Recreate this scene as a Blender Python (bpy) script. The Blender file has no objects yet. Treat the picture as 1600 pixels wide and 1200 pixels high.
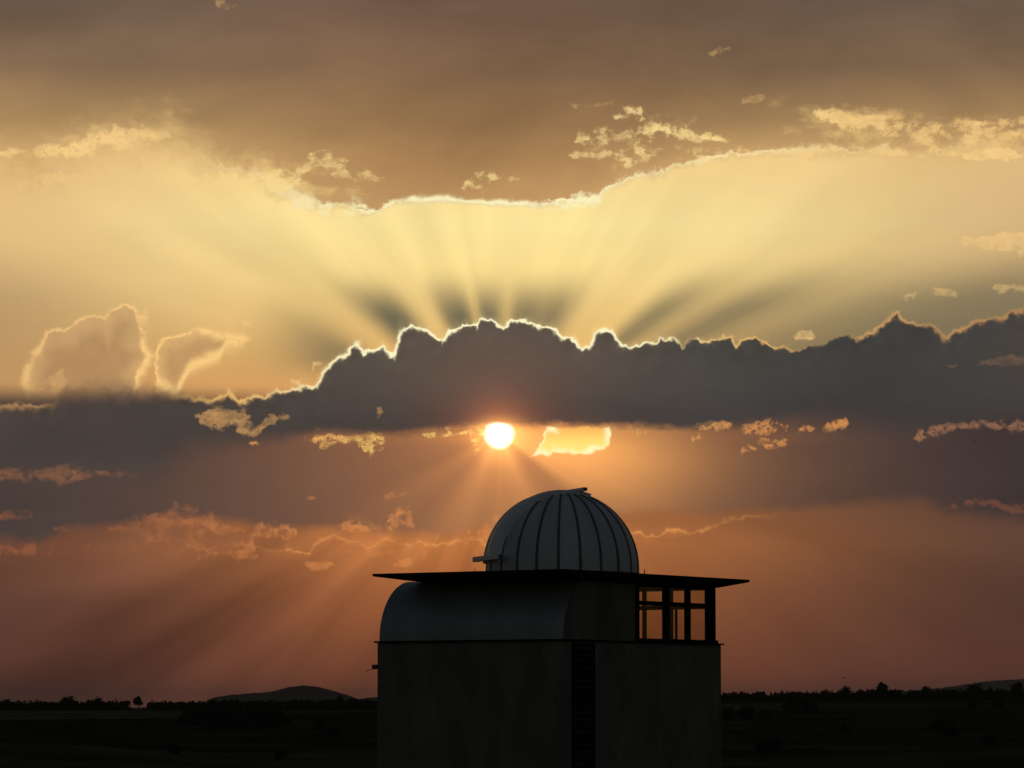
import bpy, bmesh, math, random
from mathutils import Vector, Matrix

# ------------------------------------------------------------------ scene, camera
scene = bpy.context.scene
col = scene.collection
F = 5600.0                      # focal length in photo pixels (1600 wide): about 16 degrees across
EYE = 6.0
PITCH = math.atan((1104 - 600) / F)
cam_d = bpy.data.cameras.new('camera')
cam_d.sensor_width = 36.0
cam_d.lens = 36.0 * F / 1600.0
cam_d.clip_start = 1.0
cam_d.clip_end = 60000.0
cam = bpy.data.objects.new('camera', cam_d)
col.objects.link(cam)
cam.location = (0, 0, EYE)
cam.rotation_euler = (math.pi / 2 + PITCH, 0, 0)
scene.camera = cam
scene.render.resolution_x, scene.render.resolution_y = 1024, 768
vs = scene.view_settings
vs.view_transform = 'Standard'; vs.look = 'None'; vs.gamma = 1.0; vs.exposure = 0.0
vs.use_curve_mapping = False
scene.cycles.use_adaptive_sampling = True
scene.cycles.adaptive_threshold = 0.012
scene.cycles.max_bounces = 6
scene.cycles.volume_bounces = 0

def ray(x, y):
    """photo pixel -> world direction"""
    cx, cy = (x - 800) / F, (600 - y) / F
    c, s = math.cos(PITCH), math.sin(PITCH)
    return Vector((cx, c - cy * s, s + cy * c)).normalized()
def at_depth(x, y, Y):
    d = ray(x, y)
    return Vector((0, 0, EYE)) + d * (Y / d.y)
def P(x, y):
    """photo pixel -> (azimuth, elevation), both as angles times F, kept near the pixel numbers"""
    d = ray(x, y)
    return 800 + F * math.atan2(d.x, d.y), 1104 - F * math.asin(d.z)
def lin(c):
    return tuple(((v / 255) / 12.92 if v / 255 <= 0.04045 else ((v / 255 + 0.055) / 1.055) ** 2.4) for v in c)

SUN_PX = (780, 678)
sun_dir = ray(*SUN_PX)
SUN_AZ = math.atan2(sun_dir.x, sun_dir.y)
SUN_EL = math.asin(sun_dir.z)

# ------------------------------------------------------------------ world: sunset sky
world = bpy.data.worlds.new('World'); scene.world = world; world.use_nodes = True
world.cycles.sampling_method = 'MANUAL'; world.cycles.sample_map_resolution = 256
NT = world.node_tree
for n in list(NT.nodes): NT.nodes.remove(n)

class E:
    """a socket with arithmetic"""
    def __init__(s, sock): s.s = sock
    def __add__(a, b): return M('ADD', a, b)
    __radd__ = __add__
    def __sub__(a, b): return M('SUBTRACT', a, b)
    def __rsub__(a, b): return M('SUBTRACT', b, a)
    def __mul__(a, b): return M('MULTIPLY', a, b)
    __rmul__ = __mul__
    def __truediv__(a, b): return M('DIVIDE', a, b)
    def __rtruediv__(a, b): return M('DIVIDE', b, a)
def put(node_in, v):
    if isinstance(v, E): NT.links.new(v.s, node_in); return
    if isinstance(v, (tuple, list)): node_in.default_value = tuple(v) + ((1.0,) if len(v) == 3 and len(node_in.default_value) == 4 else ())
    else: node_in.default_value = v
def M(op, *a, clamp=False):
    n = NT.nodes.new('ShaderNodeMath'); n.operation = op; n.use_clamp = clamp
    for i, v in enumerate(a): put(n.inputs[i], v)
    return E(n.outputs[0])
def sat(a): return M('ADD', a, 0.0, clamp=True)
def gauss(x):  # exp(-x^2)
    return M('POWER', 2.718281828, M('MULTIPLY', M('MULTIPLY', x, x), -1.0))
def expn(x):   # exp(-x)
    return M('POWER', 2.718281828, M('MULTIPLY', x, -1.0))
def sstep(lo, hi, x):
    n = NT.nodes.new('ShaderNodeMapRange'); n.interpolation_type = 'SMOOTHSTEP'; n.clamp = True
    put(n.inputs[0], x)
    if lo < hi:
        n.inputs[1].default_value, n.inputs[2].default_value = lo, hi; n.inputs[3].default_value, n.inputs[4].default_value = 0, 1
    else:
        n.inputs[1].default_value, n.inputs[2].default_value = hi, lo; n.inputs[3].default_value, n.inputs[4].default_value = 1, 0
    return E(n.outputs[0])
def rgb(c, blend, fac, d):
    n = NT.nodes.new('ShaderNodeMix'); n.data_type = 'RGBA'; n.blend_type = blend; n.clamp_factor = True
    ins = [i for i in n.inputs if i.enabled]
    fac_in = n.inputs[0]; A = n.inputs[6]; B = n.inputs[7]
    put(fac_in, fac); put(A, c); put(B, d)
    return E(n.outputs[2])
def mix(fac, c, d): return rgb(c, 'MIX', fac, d)
def add(c, fac, d): return rgb(c, 'ADD', fac, d)
def scale(c, f):
    n = NT.nodes.new('ShaderNodeVectorMath'); n.operation = 'SCALE'
    put(n.inputs[0], c); put(n.inputs['Scale'], f)
    return E(n.outputs[0])
def curve(x, pts, x0=None, x1=None):
    """piecewise linear function through (x, y) points"""
    xs = [p[0] for p in pts]; ys = [p[1] for p in pts]
    x0 = min(xs) if x0 is None else x0; x1 = max(xs) if x1 is None else x1
    lo, hi = min(ys), max(ys)
    if hi - lo < 1e-6: hi = lo + 1
    n = NT.nodes.new('ShaderNodeFloatCurve')
    cv = n.mapping.curves[0]
    n.mapping.use_clip = False
    q = sorted(((p[0] - x0) / (x1 - x0), (p[1] - lo) / (hi - lo)) for p in pts)
    cv.points[0].location = q[0]; cv.points[-1].location = q[-1]
    for a in q[1:-1]: cv.points.new(*a)
    for p in cv.points: p.handle_type = 'VECTOR'
    n.mapping.extend = 'HORIZONTAL'
    n.mapping.update()
    put(n.inputs['Value'], M('MULTIPLY_ADD', x, 1 / (x1 - x0), -x0 / (x1 - x0), clamp=True))
    return M('MULTIPLY_ADD', E(n.outputs[0]), hi - lo, lo)
def profile(pts, step=800.0):
    """curve y(x) traced in photo pixels -> function of the azimuth coordinate; split in two for resolution"""
    q = sorted(P(*p) for p in pts)
    return q
def prof_eval(x, q, n=2):
    x0, x1 = q[0][0], q[-1][0]
    if n == 1: return curve(x, q)
    out = None
    def yat(t):
        for (a, b), (c, d) in zip(q, q[1:]):
            if a <= t <= c: return b + (d - b) * (t - a) / max(c - a, 1e-6)
        return q[-1][1]
    cuts = [x0 + (x1 - x0) * k / n for k in range(n + 1)]
    for k in range(n):
        a, b = cuts[k], cuts[k + 1]
        seg = [(a, yat(a))] + [p for p in q if a + 0.3 < p[0] < b - 0.3] + [(b, yat(b))]
        c = curve(x, seg, a, b)
        out = c if out is None else mixf(M('GREATER_THAN', x, a), out, c)
    return out
def mixf(f, a, b):
    n = NT.nodes.new('ShaderNodeMix'); n.data_type = 'FLOAT'
    put(n.inputs[0], f); put(n.inputs[2], a); put(n.inputs[3], b)
    return E(n.outputs[0])
def ramp(y, stops):
    """colour ramp along the elevation coordinate, stops in photo pixel rows and sRGB"""
    s = sorted(stops); y0, y1 = s[0][0], s[-1][0]
    n = NT.nodes.new('ShaderNodeValToRGB'); cr = n.color_ramp
    els = cr.elements
    while len(els) > 1: els.remove(els[-1])
    els[0].position = 0; els[0].color = lin(s[0][1]) + (1,)
    for yy, c in s[1:]:
        e = els.new((yy - y0) / (y1 - y0)); e.color = lin(c) + (1,)
    put(n.inputs[0], M('MULTIPLY_ADD', y, 1 / (y1 - y0), -y0 / (y1 - y0), clamp=True))
    return E(n.outputs[0])

geo = NT.nodes.new('ShaderNodeTexCoord')
DIR = E(geo.outputs['Generated'])
sep = NT.nodes.new('ShaderNodeSeparateXYZ'); put(sep.inputs[0], DIR)
dx, dy, dz = (E(o) for o in sep.outputs)
U = M('MULTIPLY_ADD', M('ARCTAN2', dx, dy), F, 800.0)
V = M('MULTIPLY_ADD', M('ARCSINE', dz), -F, 1104.0)

def noise(px, stretch=1.0, detail=5.0, rough=0.55, off=(0, 0, 0), warp=0.0):
    """three independent noises, feature size in pixels, -1..1"""
    mp = NT.nodes.new('ShaderNodeMapping')
    k = F / px
    put(mp.inputs['Vector'], DIR)
    mp.inputs['Scale'].default_value = (k / stretch, k / stretch, k)
    mp.inputs['Location'].default_value = off
    n = NT.nodes.new('ShaderNodeTexNoise'); n.noise_dimensions = '3D'
    n.inputs['Scale'].default_value = 1.0
    n.inputs['Detail'].default_value = detail; n.inputs['Roughness'].default_value = rough
    n.inputs['Distortion'].default_value = warp
    put(n.inputs['Vector'], E(mp.outputs[0]))
    s = NT.nodes.new('ShaderNodeSeparateColor'); NT.links.new(n.outputs['Color'], s.inputs[0])
    return [M('MULTIPLY_ADD', E(o), 4.0, -2.0) for o in s.outputs]      # spread about 0.5
def billow(px, off=(0, 0, 0)):
    mp = NT.nodes.new('ShaderNodeMapping')
    k = F / px
    put(mp.inputs['Vector'], DIR)
    mp.inputs['Scale'].default_value = (k, k, k); mp.inputs['Location'].default_value = off
    n = NT.nodes.new('ShaderNodeTexVoronoi'); n.inputs['Scale'].default_value = 1.0
    put(n.inputs['Vector'], E(mp.outputs[0]))
    return E(n.outputs['Distance'])

nf = noise(17, 1.2, 4, 0.62)                       # fine, nearly round
nm = noise(58, 2.3, 6, 0.6, (7, 3, 5), 0.5)       # streaky wisps
nc = noise(420, 2.2, 3, 0.5, (1, 9, 4))            # broad
bl1 = billow(22); bl2 = billow(9, (3, 1, 2))

SUx, SUy = P(*SUN_PX)
ex = U - SUx; ey = V - SUy
rad = M('SQRT', M('ADD', M('MULTIPLY', ex, ex), M('MULTIPLY', ey, ey)))
phi = M('MULTIPLY', M('ARCTAN2', ex, M('MULTIPLY', ey, -1.0)), 180 / math.pi)   # 0 = straight up, + = right

off_frame = sstep(20, 260, M('ABSOLUTE', U - 800.0) - 800.0)
# ---- clear sky behind the clouds
def pr(rows, x=800):
    return [(P(x, y)[1], c) for y, c in rows]
base_c = ramp(V, pr([(-400, (160, 130, 92)), (100, (236, 196, 124)), (250, (254, 219, 145)), (350, (255, 231, 156)), (440, (255, 222, 144)),
                     (560, (236, 184, 108)), (660, (220, 150, 88)), (790, (176, 110, 63)), (850, (198, 122, 66)), (920, (168, 100, 57)), (1010, (142, 82, 50)), (1080, (134, 74, 50)), (1110, (130, 70, 48))]))
base_l = ramp(V, pr([(-400, (120, 100, 82)), (200, (222, 180, 120)), (330, (230, 188, 130)), (390, (218, 178, 123)), (470, (184, 148, 105)), (540, (180, 143, 100)), (600, (190, 146, 97)),
                     (780, (104, 74, 60)), (860, (108, 70, 54)), (940, (82, 54, 46)), (1030, (94, 57, 46)), (1110, (94, 55, 45))]))
base_r = ramp(V, pr([(-400, (120, 100, 82)), (200, (228, 190, 128)), (300, (220, 182, 129)), (400, (208, 171, 121)), (460, (180, 151, 108)), (520, (128, 112, 88)),
                     (780, (84, 63, 54)), (860, (86, 62, 52)), (960, (86, 58, 48)), (1050, (96, 57, 47)), (1110, (76, 51, 46))]))
wl = sstep(-260, 700, U + nc[0] * 40.0)
wr = sstep(1760, 860, U + nc[1] * 40.0)
base = mix(wl, base_l, mix(wr, base_r, base_c))
# shafts of light and shadow fanning from the sun
up_pts = [(-90, .2), (-80, .2), (-74, .4), (-68, .75), (-62, .8), (-56, .2), (-52, .02), (-49, .35), (-45, 1), (-39, .95), (-35, .35), (-31, 0), (-28, .2), (-25, .8), (-18, 1), (-13.5, .85), (-12, .25), (-10.5, .35), (-8, 1),
          (-2, .9), (2, .45), (4, .3), (7, .8), (13, .9), (19, .75), (25, .85), (30, .5), (35, .12), (43, 0), (48, .1), (51, .75), (54, .85), (57, .3), (59, .35), (62, .85), (64.5, .8), (67, .35), (70, .55), (74, .7), (82, .5), (90, .5)]
def soften(pts, sig):
    def f(t):
        for (a, b), (c, d) in zip(pts, pts[1:]):
            if a <= t <= c: return b + (d - b) * (t - a) / (c - a)
        return pts[0][1] if t < pts[0][0] else pts[-1][1]
    out = []
    for t in range(int(pts[0][0]), int(pts[-1][0]) + 1, 2):
        ws = [(math.exp(-(k * 0.5 / sig) ** 2 / 2), f(t + k * 0.5)) for k in range(-12, 13)]
        out.append((t, sum(w * v for w, v in ws) / sum(w for w, v in ws)))
    return out
rr = curve(phi, soften(up_pts, 1.35))
fade_h = sstep(P(800, 408)[1], P(800, 500)[1], V + nc[2] * 12.0 + M('MULTIPLY', M('ABSOLUTE', ex), 0.03))
up_shadow = rr * fade_h * sstep(P(800, 620)[1], P(800, 560)[1], V) * M('MAXIMUM', sstep(470, 260, rad), M('GREATER_THAN', ex, 0.0))
ray_n = NT.nodes.new('ShaderNodeTexNoise'); ray_n.noise_dimensions = '3D'
ray_n.inputs['Detail'].default_value = 2; ray_n.inputs['Roughness'].default_value = 0.5; ray_n.inputs['Scale'].default_value = 1.0
cmb = NT.nodes.new('ShaderNodeCombineXYZ'); put(cmb.inputs[0], ex / M('MAXIMUM', rad, 1.0) * 5.0); put(cmb.inputs[1], ey / M('MAXIMUM', rad, 1.0) * 5.0); put(cmb.inputs[2], rad * 0.0016)
NT.links.new(cmb.outputs[0], ray_n.inputs['Vector'])
rayv = M('MULTIPLY_ADD', E(ray_n.outputs[0]), 2.0, -1.0)
hi_gate = sstep(P(800, 600)[1], P(800, 470)[1], V) * sstep(1700, 300, rad)
base_hi = scale(base, 1.0 + rayv * hi_gate * 0.22 + nc[1] * 0.035 + nm[2] * 0.02)
base_mid = mix(up_shadow * 0.97, base_hi, lin((100, 97, 79)))
low_gate = sstep(P(800, 720)[1], P(800, 880)[1], V) * sstep(2600, 700, rad) * curve(phi, [(-180, .35), (-150, .9), (-130, 1.6), (-112, 1.7), (-100, 1.2), (-90, .6), (90, .4), (130, .5), (180, .35)])
base_low = mix(gauss((U - 790.0 + nc[0] * 40.0) / 470.0), mix(sstep(500, 1100, U), base_l, base_r), base_c)
base_low = scale(base_low, 1.0 + rayv * low_gate * 0.62)

Ub = U + nf[0] * 7.0 + nm[1] * 7.0
tex = sat(0.62 + nf[0] * 0.42 + nm[2] * 0.25) * 0.72 + sat(1.0 - M('ABSOLUTE', nf[1] + nm[1] * 0.3) * 2.4) * 0.28   # filaments and thin places
tex = tex * mixf(off_frame, 1.0, sstep(0.05, 0.75, nc[2] + nm[1] * 0.35))      # scattered, not endless, to either side
def band(pts, erode=1.0, soft=0.8, na=None, nb=None, wob=4.0):
    """a chain of ragged scraps: points (x, centre y, half height); half height 0 breaks the chain"""
    na = nm[0] if na is None else na; nb = nf[1] if nb is None else nb
    q = [(P(x, y)[0], P(x, y)[1], h) for x, y, h in pts]
    yc = curve(Ub, [(a, b) for a, b, h in q]); hh = curve(Ub, [(a, h) for a, b, h in q])
    v = (V - yc + nf[2] * wob) / M('MAXIMUM', hh * 1.6, 0.5)
    t = 1.0 - v * v + na * (erode * 0.9) + nb * (erode * 0.9) - 0.42
    return sstep(-0.15, soft, t) * sstep(0.6, 4.5, hh) * tex

# ================= upper part: clear gold and the high deck
scraps = band([(1236, 264, 0), (1244, 265, 4), (1262, 262, 4), (1285, 265, 2), (1300, 262, 4), (1318, 260, 0), (1390, 428, 0), (1400, 427, 3), (1425, 430, 5), (1455, 434, 2), (1462, 436, 0), (1500, 374, 0), (1508, 374, 4), (1525, 380, 3), (1545, 376, 9), (1600, 374, 13)], 1.1)
deck_q = profile([(-400, 300), (0, 262), (60, 268), (120, 240), (200, 222), (262, 215), (300, 240), (345, 262), (400, 286), (430, 314), (470, 322), (520, 330), (580, 331), (610, 318), (680, 315), (760, 318), (840, 324), (900, 318), (930, 312), (945, 300), (960, 286), (1000, 276), (1060, 262), (1110, 246), (1160, 240), (1260, 238), (1360, 240), (1450, 238), (1540, 240), (1600, 244), (2000, 260)])
deck_e = prof_eval(U, deck_q, 2)
edge_amp = curve(U, [(0, 20), (260, 24), (430, 18), (590, 14), (620, 5), (700, 3), (820, 5), (870, 12), (960, 14), (1060, 13), (1160, 9), (1250, 8), (1400, 11), (1600, 14)])
dk = deck_e - V + nc[0] * off_frame * 60.0 + nm[1] * edge_amp * 1.1 + nf[0] * edge_amp * 0.6     # + inside (above the edge)
deck_soft = curve(U, [(0, 90), (260, 95), (340, 60), (430, 26), (600, 6), (860, 6), (960, 8), (1150, 10), (1300, 22), (1600, 24)])
deck_m = sstep(0.0, 1.0, M('MULTIPLY_ADD', dk / deck_soft, 0.6, 0.5))
deck_c = ramp(V, pr([(-1600, (62, 60, 62)), (-500, (84, 74, 68)), (-100, (100, 80, 69)), (20, (112, 87, 70)), (110, (130, 101, 74)), (200, (156, 119, 80)), (270, (184, 141, 92)), (330, (206, 160, 104))]))
deck_s = ramp(V, pr([(-1600, (60, 60, 62)), (-500, (84, 76, 70)), (-100, (100, 84, 72)), (30, (112, 91, 74)), (110, (128, 102, 77)), (190, (164, 130, 88)), (260, (208, 168, 110)), (330, (216, 176, 118))]))
deck_col = mix(sstep(560, 60, M('ABSOLUTE', U - 740.0 + nc[1] * 90.0)), deck_s, deck_c)
nd = noise(170, 2.6, 5, 0.55, (4, 8, 2), 0.8)
deck_col = scale(deck_col, 1.0 + nc[2] * 0.22 + nd[0] * 0.17 + nm[2] * 0.05)
# wisps lit from below inside the deck
wisp_w = curve(U, [(-400, .4), (0, .4), (90, .5), (230, .5), (275, .4), (400, .6), (440, .6), (590, .6), (625, .1), (700, 0), (718, .3), (800, .3), (815, 0), (880, 0), (905, .45), (1110, .5), (1160, .35), (1270, .55), (1300, .8), (1400, .75), (1600, .8), (2000, .5)])
wisp_h = curve(U, [(-400, 50), (0, 40), (260, 34), (430, 90), (600, 80), (640, 40), (900, 60), (920, 140), (1000, 120), (1120, 60), (1300, 75), (1400, 58), (1600, 56), (2000, 40)])
wz = sat(1.0 - M('ABSOLUTE', dk - wisp_h * 0.45) / wisp_h)
wisp = sstep(0.35, 1.35, wz * 1.1 * wisp_w + nm[0] * 0.9 + nf[1] * 0.3) * sstep(0.05, 0.5, wz) * wisp_w
glow_d = sstep(1000, 250, rad)
deck_col = mix(wisp * 0.85, deck_col, mix(glow_d, lin((240, 194, 122)), lin((255, 224, 148))))
fr_w = curve(U, [(-400, .2), (0, .2), (130, .15), (260, .05), (420, .4), (500, 1.05), (590, 1.35), (620, 1.2), (700, 1.05), (780, 1.0), (850, 1.3), (935, 1.35), (980, .8), (1100, 1.1), (1160, .95), (1300, .6), (1450, .45), (1600, .55), (2000, .4)])
fr_t = curve(U, [(-400, 10), (0, 12), (260, 10), (430, 9), (520, 7), (590, 6), (620, 3.2), (760, 3.2), (860, 4.5), (900, 6), (960, 4.5), (1100, 6), (1200, 6), (1400, 7), (1600, 8)])
fr_t = fr_t * M('MAXIMUM', 1.0 + nm[0] * 1.1 + nf[2] * 0.5, 0.25)
fringe = gauss((dk - fr_t * 0.7) / fr_t) * fr_w * sat(0.72 + nm[2] * 0.9 + nf[1] * 0.35)
top_c = mix(scraps * 0.7, base_mid, lin((252, 208, 138)))
top_c = mix(deck_m, top_c, deck_col)
top_c = mix(sat(fringe), top_c, mix(glow_d, lin((246, 206, 134)), lin((255, 244, 192))))
dw1 = band([(-200, 292, 8), (0, 284, 8), (50, 285, 9), (100, 276, 8), (125, 272, 0), (255, 250, 0), (262, 258, 12), (275, 268, 10), (300, 272, 7), (345, 274, 12), (380, 288, 16), (400, 294, 12), (415, 286, 8), (440, 286, 12), (465, 280, 8), (484, 262, 10), (492, 248, 10), (520, 250, 11), (545, 250, 6), (556, 250, 0), (715, 296, 0), (720, 300, 8), (735, 290, 11), (760, 282, 10), (800, 280, 9), (812, 282, 0), (898, 222, 0), (908, 212, 13), (930, 210, 15), (960, 207, 14), (1000, 206, 13), (1040, 209, 11), (1080, 212, 9), (1120, 216, 7), (1150, 222, 0), (1268, 176, 0), (1280, 178, 6), (1300, 184, 8), (1330, 192, 12), (1370, 194, 7), (1400, 206, 10), (1460, 210, 13), (1520, 208, 14), (1560, 202, 14), (1600, 208, 18), (1800, 215, 10)], 1.5, 1.1, wob=7.0)
dw2 = band([(-200, 250, 6), (0, 240, 4), (50, 240, 8), (80, 236, 9), (130, 230, 10), (170, 216, 12), (220, 212, 11), (260, 212, 6), (275, 214, 0), (430, 318, 0), (440, 325, 6), (480, 322, 7), (520, 329, 9), (560, 331, 10), (596, 327, 7), (610, 322, 0), (838, 324, 0), (850, 320, 6), (870, 315, 9), (905, 309, 13), (930, 311, 9), (945, 312, 0), (960, 180, 0), (975, 184, 8), (1000, 182, 9), (1015, 186, 0), (1030, 252, 0), (1050, 250, 8), (1080, 248, 11), (1110, 244, 12), (1125, 242, 9), (1140, 241, 10), (1170, 241, 9), (1210, 240, 6), (1300, 238, 5), (1420, 238, 4), (1600, 242, 6)], 1.3, 1.0, wob=6.0)
dw3 = band([(516, 276, 0), (524, 272, 8), (560, 272, 11), (585, 276, 7), (604, 277, 0), (876, 243, 0), (896, 243, 4), (960, 242, 5), (985, 246, 12), (1000, 244, 10), (1020, 236, 5), (1060, 232, 5), (1080, 236, 9), (1096, 240, 8), (1110, 240, 0)], 1.4, 1.0, wob=6.0)
top_c = mix(sat(M('MAXIMUM', dw1, dw3) * 1.15), top_c, mix(glow_d, lin((244, 200, 130)), lin((255, 226, 152))))
top_c = mix(sat(dw2 * 1.35), top_c, mix(sstep(620, 330, rad), lin((248, 206, 136)), lin((255, 248, 196))))
holes = band([(330, 0, 0), (340, 4, 8), (352, 2, 10), (366, 4, 6), (374, 4, 0), (890, 165, 0), (905, 166, 4), (930, 166, 3), (960, 160, 4), (972, 158, 0), (1106, 86, 0), (1116, 84, 4), (1132, 76, 7), (1140, 74, 0), (1155, 160, 0), (1162, 160, 4), (1190, 151, 5), (1198, 150, 0)], 1.0)
top_c = mix(holes * 0.62, top_c, lin((232, 182, 118)))

# ================= middle part: cumulus heads, the dark bank, the sun
scraps2 = band([(940, 415, 0), (950, 416, 3), (972, 417, 3), (985, 416, 0), (1110, 411, 0), (1126, 411, 3), (1140, 411, 0), (1310, 428, 0), (1318, 428, 5), (1324, 430, 0), (1408, 463, 0), (1416, 464, 5), (1430, 461, 4), (1440, 460, 0), (1455, 455, 0), (1462, 455, 4), (1490, 458, 4), (1500, 458, 0), (1546, 450, 0), (1555, 450, 6), (1578, 452, 5), (1584, 452, 8), (1600, 450, 12)], 1.1)
C = mix(scraps2 * 0.6, base_mid, lin((246, 200, 130)))

# two tall hazy heads on the left
def head(pts, left, right):
    q = profile(pts); Tc = prof_eval(U + nf[2] * 2.0, q, 1)
    s_ = V - Tc + nf[0] * 3.5 + (bl2 - 0.5) * 4.0
    sl = (prof_eval(U + 4.0, q, 1) - prof_eval(U - 4.0, q, 1)) * 0.125
    d_ = s_ / M('SQRT', 1.0 + sl * sl)
    lx = M('MINIMUM', U - left + nf[1] * 4.0 + nm[1] * 4.0, right - U + nf[0] * 5.0 + nm[0] * 5.0)
    return M('MINIMUM', d_, lx), lx
dA, lxA = head([(34, 560), (46, 556), (61, 544), (72, 520), (84, 513), (101, 516), (125, 498), (145, 491), (165, 496), (175, 483), (192, 476), (209, 479), (216, 494), (226, 502), (236, 545), (242, 556)],
               prof_eval(V, [(P(60, 540)[1], 62), (P(60, 562)[1], 46), (P(60, 600)[1], 39), (P(60, 640)[1], 46)], 1), prof_eval(V, [(P(220, 500)[1], 226), (P(220, 540)[1], 228), (P(220, 556)[1], 238), (P(220, 570)[1], 232), (P(220, 590)[1], 218), (P(220, 620)[1], 212)], 1))
foot = sstep(P(100, 636)[1], P(100, 590)[1], V + nc[0] * 8.0)
rimA = curve(U, [(20, 5), (40, 8), (62, 5), (75, 2.4), (120, 2.0), (205, 2.4), (214, 5), (225, 9), (240, 8)])
rimA_s = curve(U, [(20, .6), (60, .65), (100, .75), (180, .95), (215, 1.1), (240, 1.1)])
C = mix(sstep(-2.0, 2.5, dA) * foot * 0.75, C, scale(mix(sstep(0, 45, dA + nm[0] * 14.0), lin((206, 164, 112)), lin((178, 138, 95))), 1.0 + (0.5 - bl1) * 0.14 + nm[2] * 0.05))
C = mix(sat(gauss((dA - rimA * 0.5) / rimA) * rimA_s * foot * sat(0.8 + nf[1] * 0.8 + nm[1] * 0.5)), C, lin((252, 204, 132)))
scA = band([(44, 606, 0), (52, 604, 12), (70, 612, 12), (95, 604, 18), (102, 600, 0), (200, 584, 0), (210, 580, 7), (225, 574, 7), (235, 572, 0)], 1.2)
C = mix(scA * 0.62, C, lin((236, 184, 116)))
dB, lxB = head([(242, 560), (248, 540), (255, 530), (270, 525), (290, 521), (309, 514), (321, 516), (354, 522), (378, 527), (386, 531)], P(244, 560)[0], P(382, 560)[0])
Bb = curve(U, [P(240, 600), P(262, 612), P(275, 620), P(285, 600), P(297, 580), P(324, 570), P(344, 560), P(352, 545), P(371, 540), P(384, 534)])
dBb = (Bb - V + nf[1] * 4.0 + nm[1] * 3.0) * 0.8
C = mix(sstep(-2.0, 2.0, M('MINIMUM', dB, dBb)) * 0.7, C, scale(mix(sstep(0, 30, M('MINIMUM', dB, dBb) + nm[0] * 10.0), lin((222, 176, 116)), lin((190, 147, 99))), 1.0 + (0.5 - bl1) * 0.14))
rimB = curve(U, [(240, 2.4), (300, 2.2), (320, 5), (345, 7), (385, 8)])
C = mix(sat(M('MAXIMUM', gauss((dB - rimB * 0.5) / rimB) * sstep(-3, 3, dBb), gauss((dBb - 5.0) / 8.0) * sstep(-2, 4, dB)) * sat(0.9 + nf[2] * 0.6)), C, lin((253, 206, 132)))
fl = band([(376, 504, 0), (384, 504, 5), (392, 507, 4), (398, 507, 0), (480, 566, 0), (490, 569, 4), (508, 568, 3), (514, 566, 0), (456, 598, 0), (464, 596, 4), (476, 597, 3), (484, 598, 0), (1240, 526, 0), (1250, 525, 5), (1270, 525, 5), (1278, 526, 0)], 0.8)
C = mix(fl * 0.85, C, lin((250, 206, 134)))

# lower bank: everything under the main bank down to the orange gap
low_b = prof_eval(U, profile([(-500, 850), (0, 842), (60, 848), (100, 830), (150, 826), (200, 816), (260, 804), (300, 808), (360, 812), (400, 822), (470, 824), (560, 826), (640, 832), (700, 836), (760, 826), (860, 815), (1000, 803), (1100, 800), (1250, 794), (1330, 787), (1440, 782), (1480, 800), (1600, 812), (2200, 830)]), 2)
ld = low_b - V + nm[0] * 7.0 + nf[0] * 2.5
low_soft = curve(U, [(0, 14), (300, 10), (500, 9), (800, 16), (1000, 12), (1200, 9), (1420, 16), (1600, 22)])
low_m = sstep(0.0, 1.0, M('MULTIPLY_ADD', ld / low_soft, 0.5, 0.5)) * sstep(P(800, 600)[1], P(800, 640)[1], V)
low_dark = mix(sstep(0, 1600, U), lin((74, 63, 60)), lin((60, 51, 52)))
low_dark = scale(low_dark, 1.0 + nc[1] * 0.2 + nm[2] * 0.10)
gx = gauss((ex + 10.0) / 400.0)
low_col = mix(gx * 0.8, low_dark, lin((136, 91, 68)))
# light pouring through the gaps under the bank, cut by shadow wedges
dn_a = curve(phi, [(-180, .46), (-174, .42), (-168, .44), (-160, .56), (-150, .52), (-142, .36), (-135, .3), (-122, .35), (-112, .25), (-100, .3), (-60, .3), (0, .3), (60, .5), (90, .9), (100, 1), (112, .95), (122, .8), (127, .45), (131, .2), (140, .22), (148, .4), (156, .55), (166, .52), (174, .47), (180, .46)])
pour = dn_a * expn(rad / 160.0) * (1.0 + rayv * 0.2)
low_col = add(low_col, sat(pour * 1.55), lin((222, 150, 72)))
pour2 = gauss((U - P(960, 700)[0]) / 130.0) * gauss((V - P(960, 722)[1]) / 60.0)
low_col = add(low_col, pour2 * 0.36, lin((240, 165, 80)))
C = mix(low_m, C, low_col)

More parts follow.
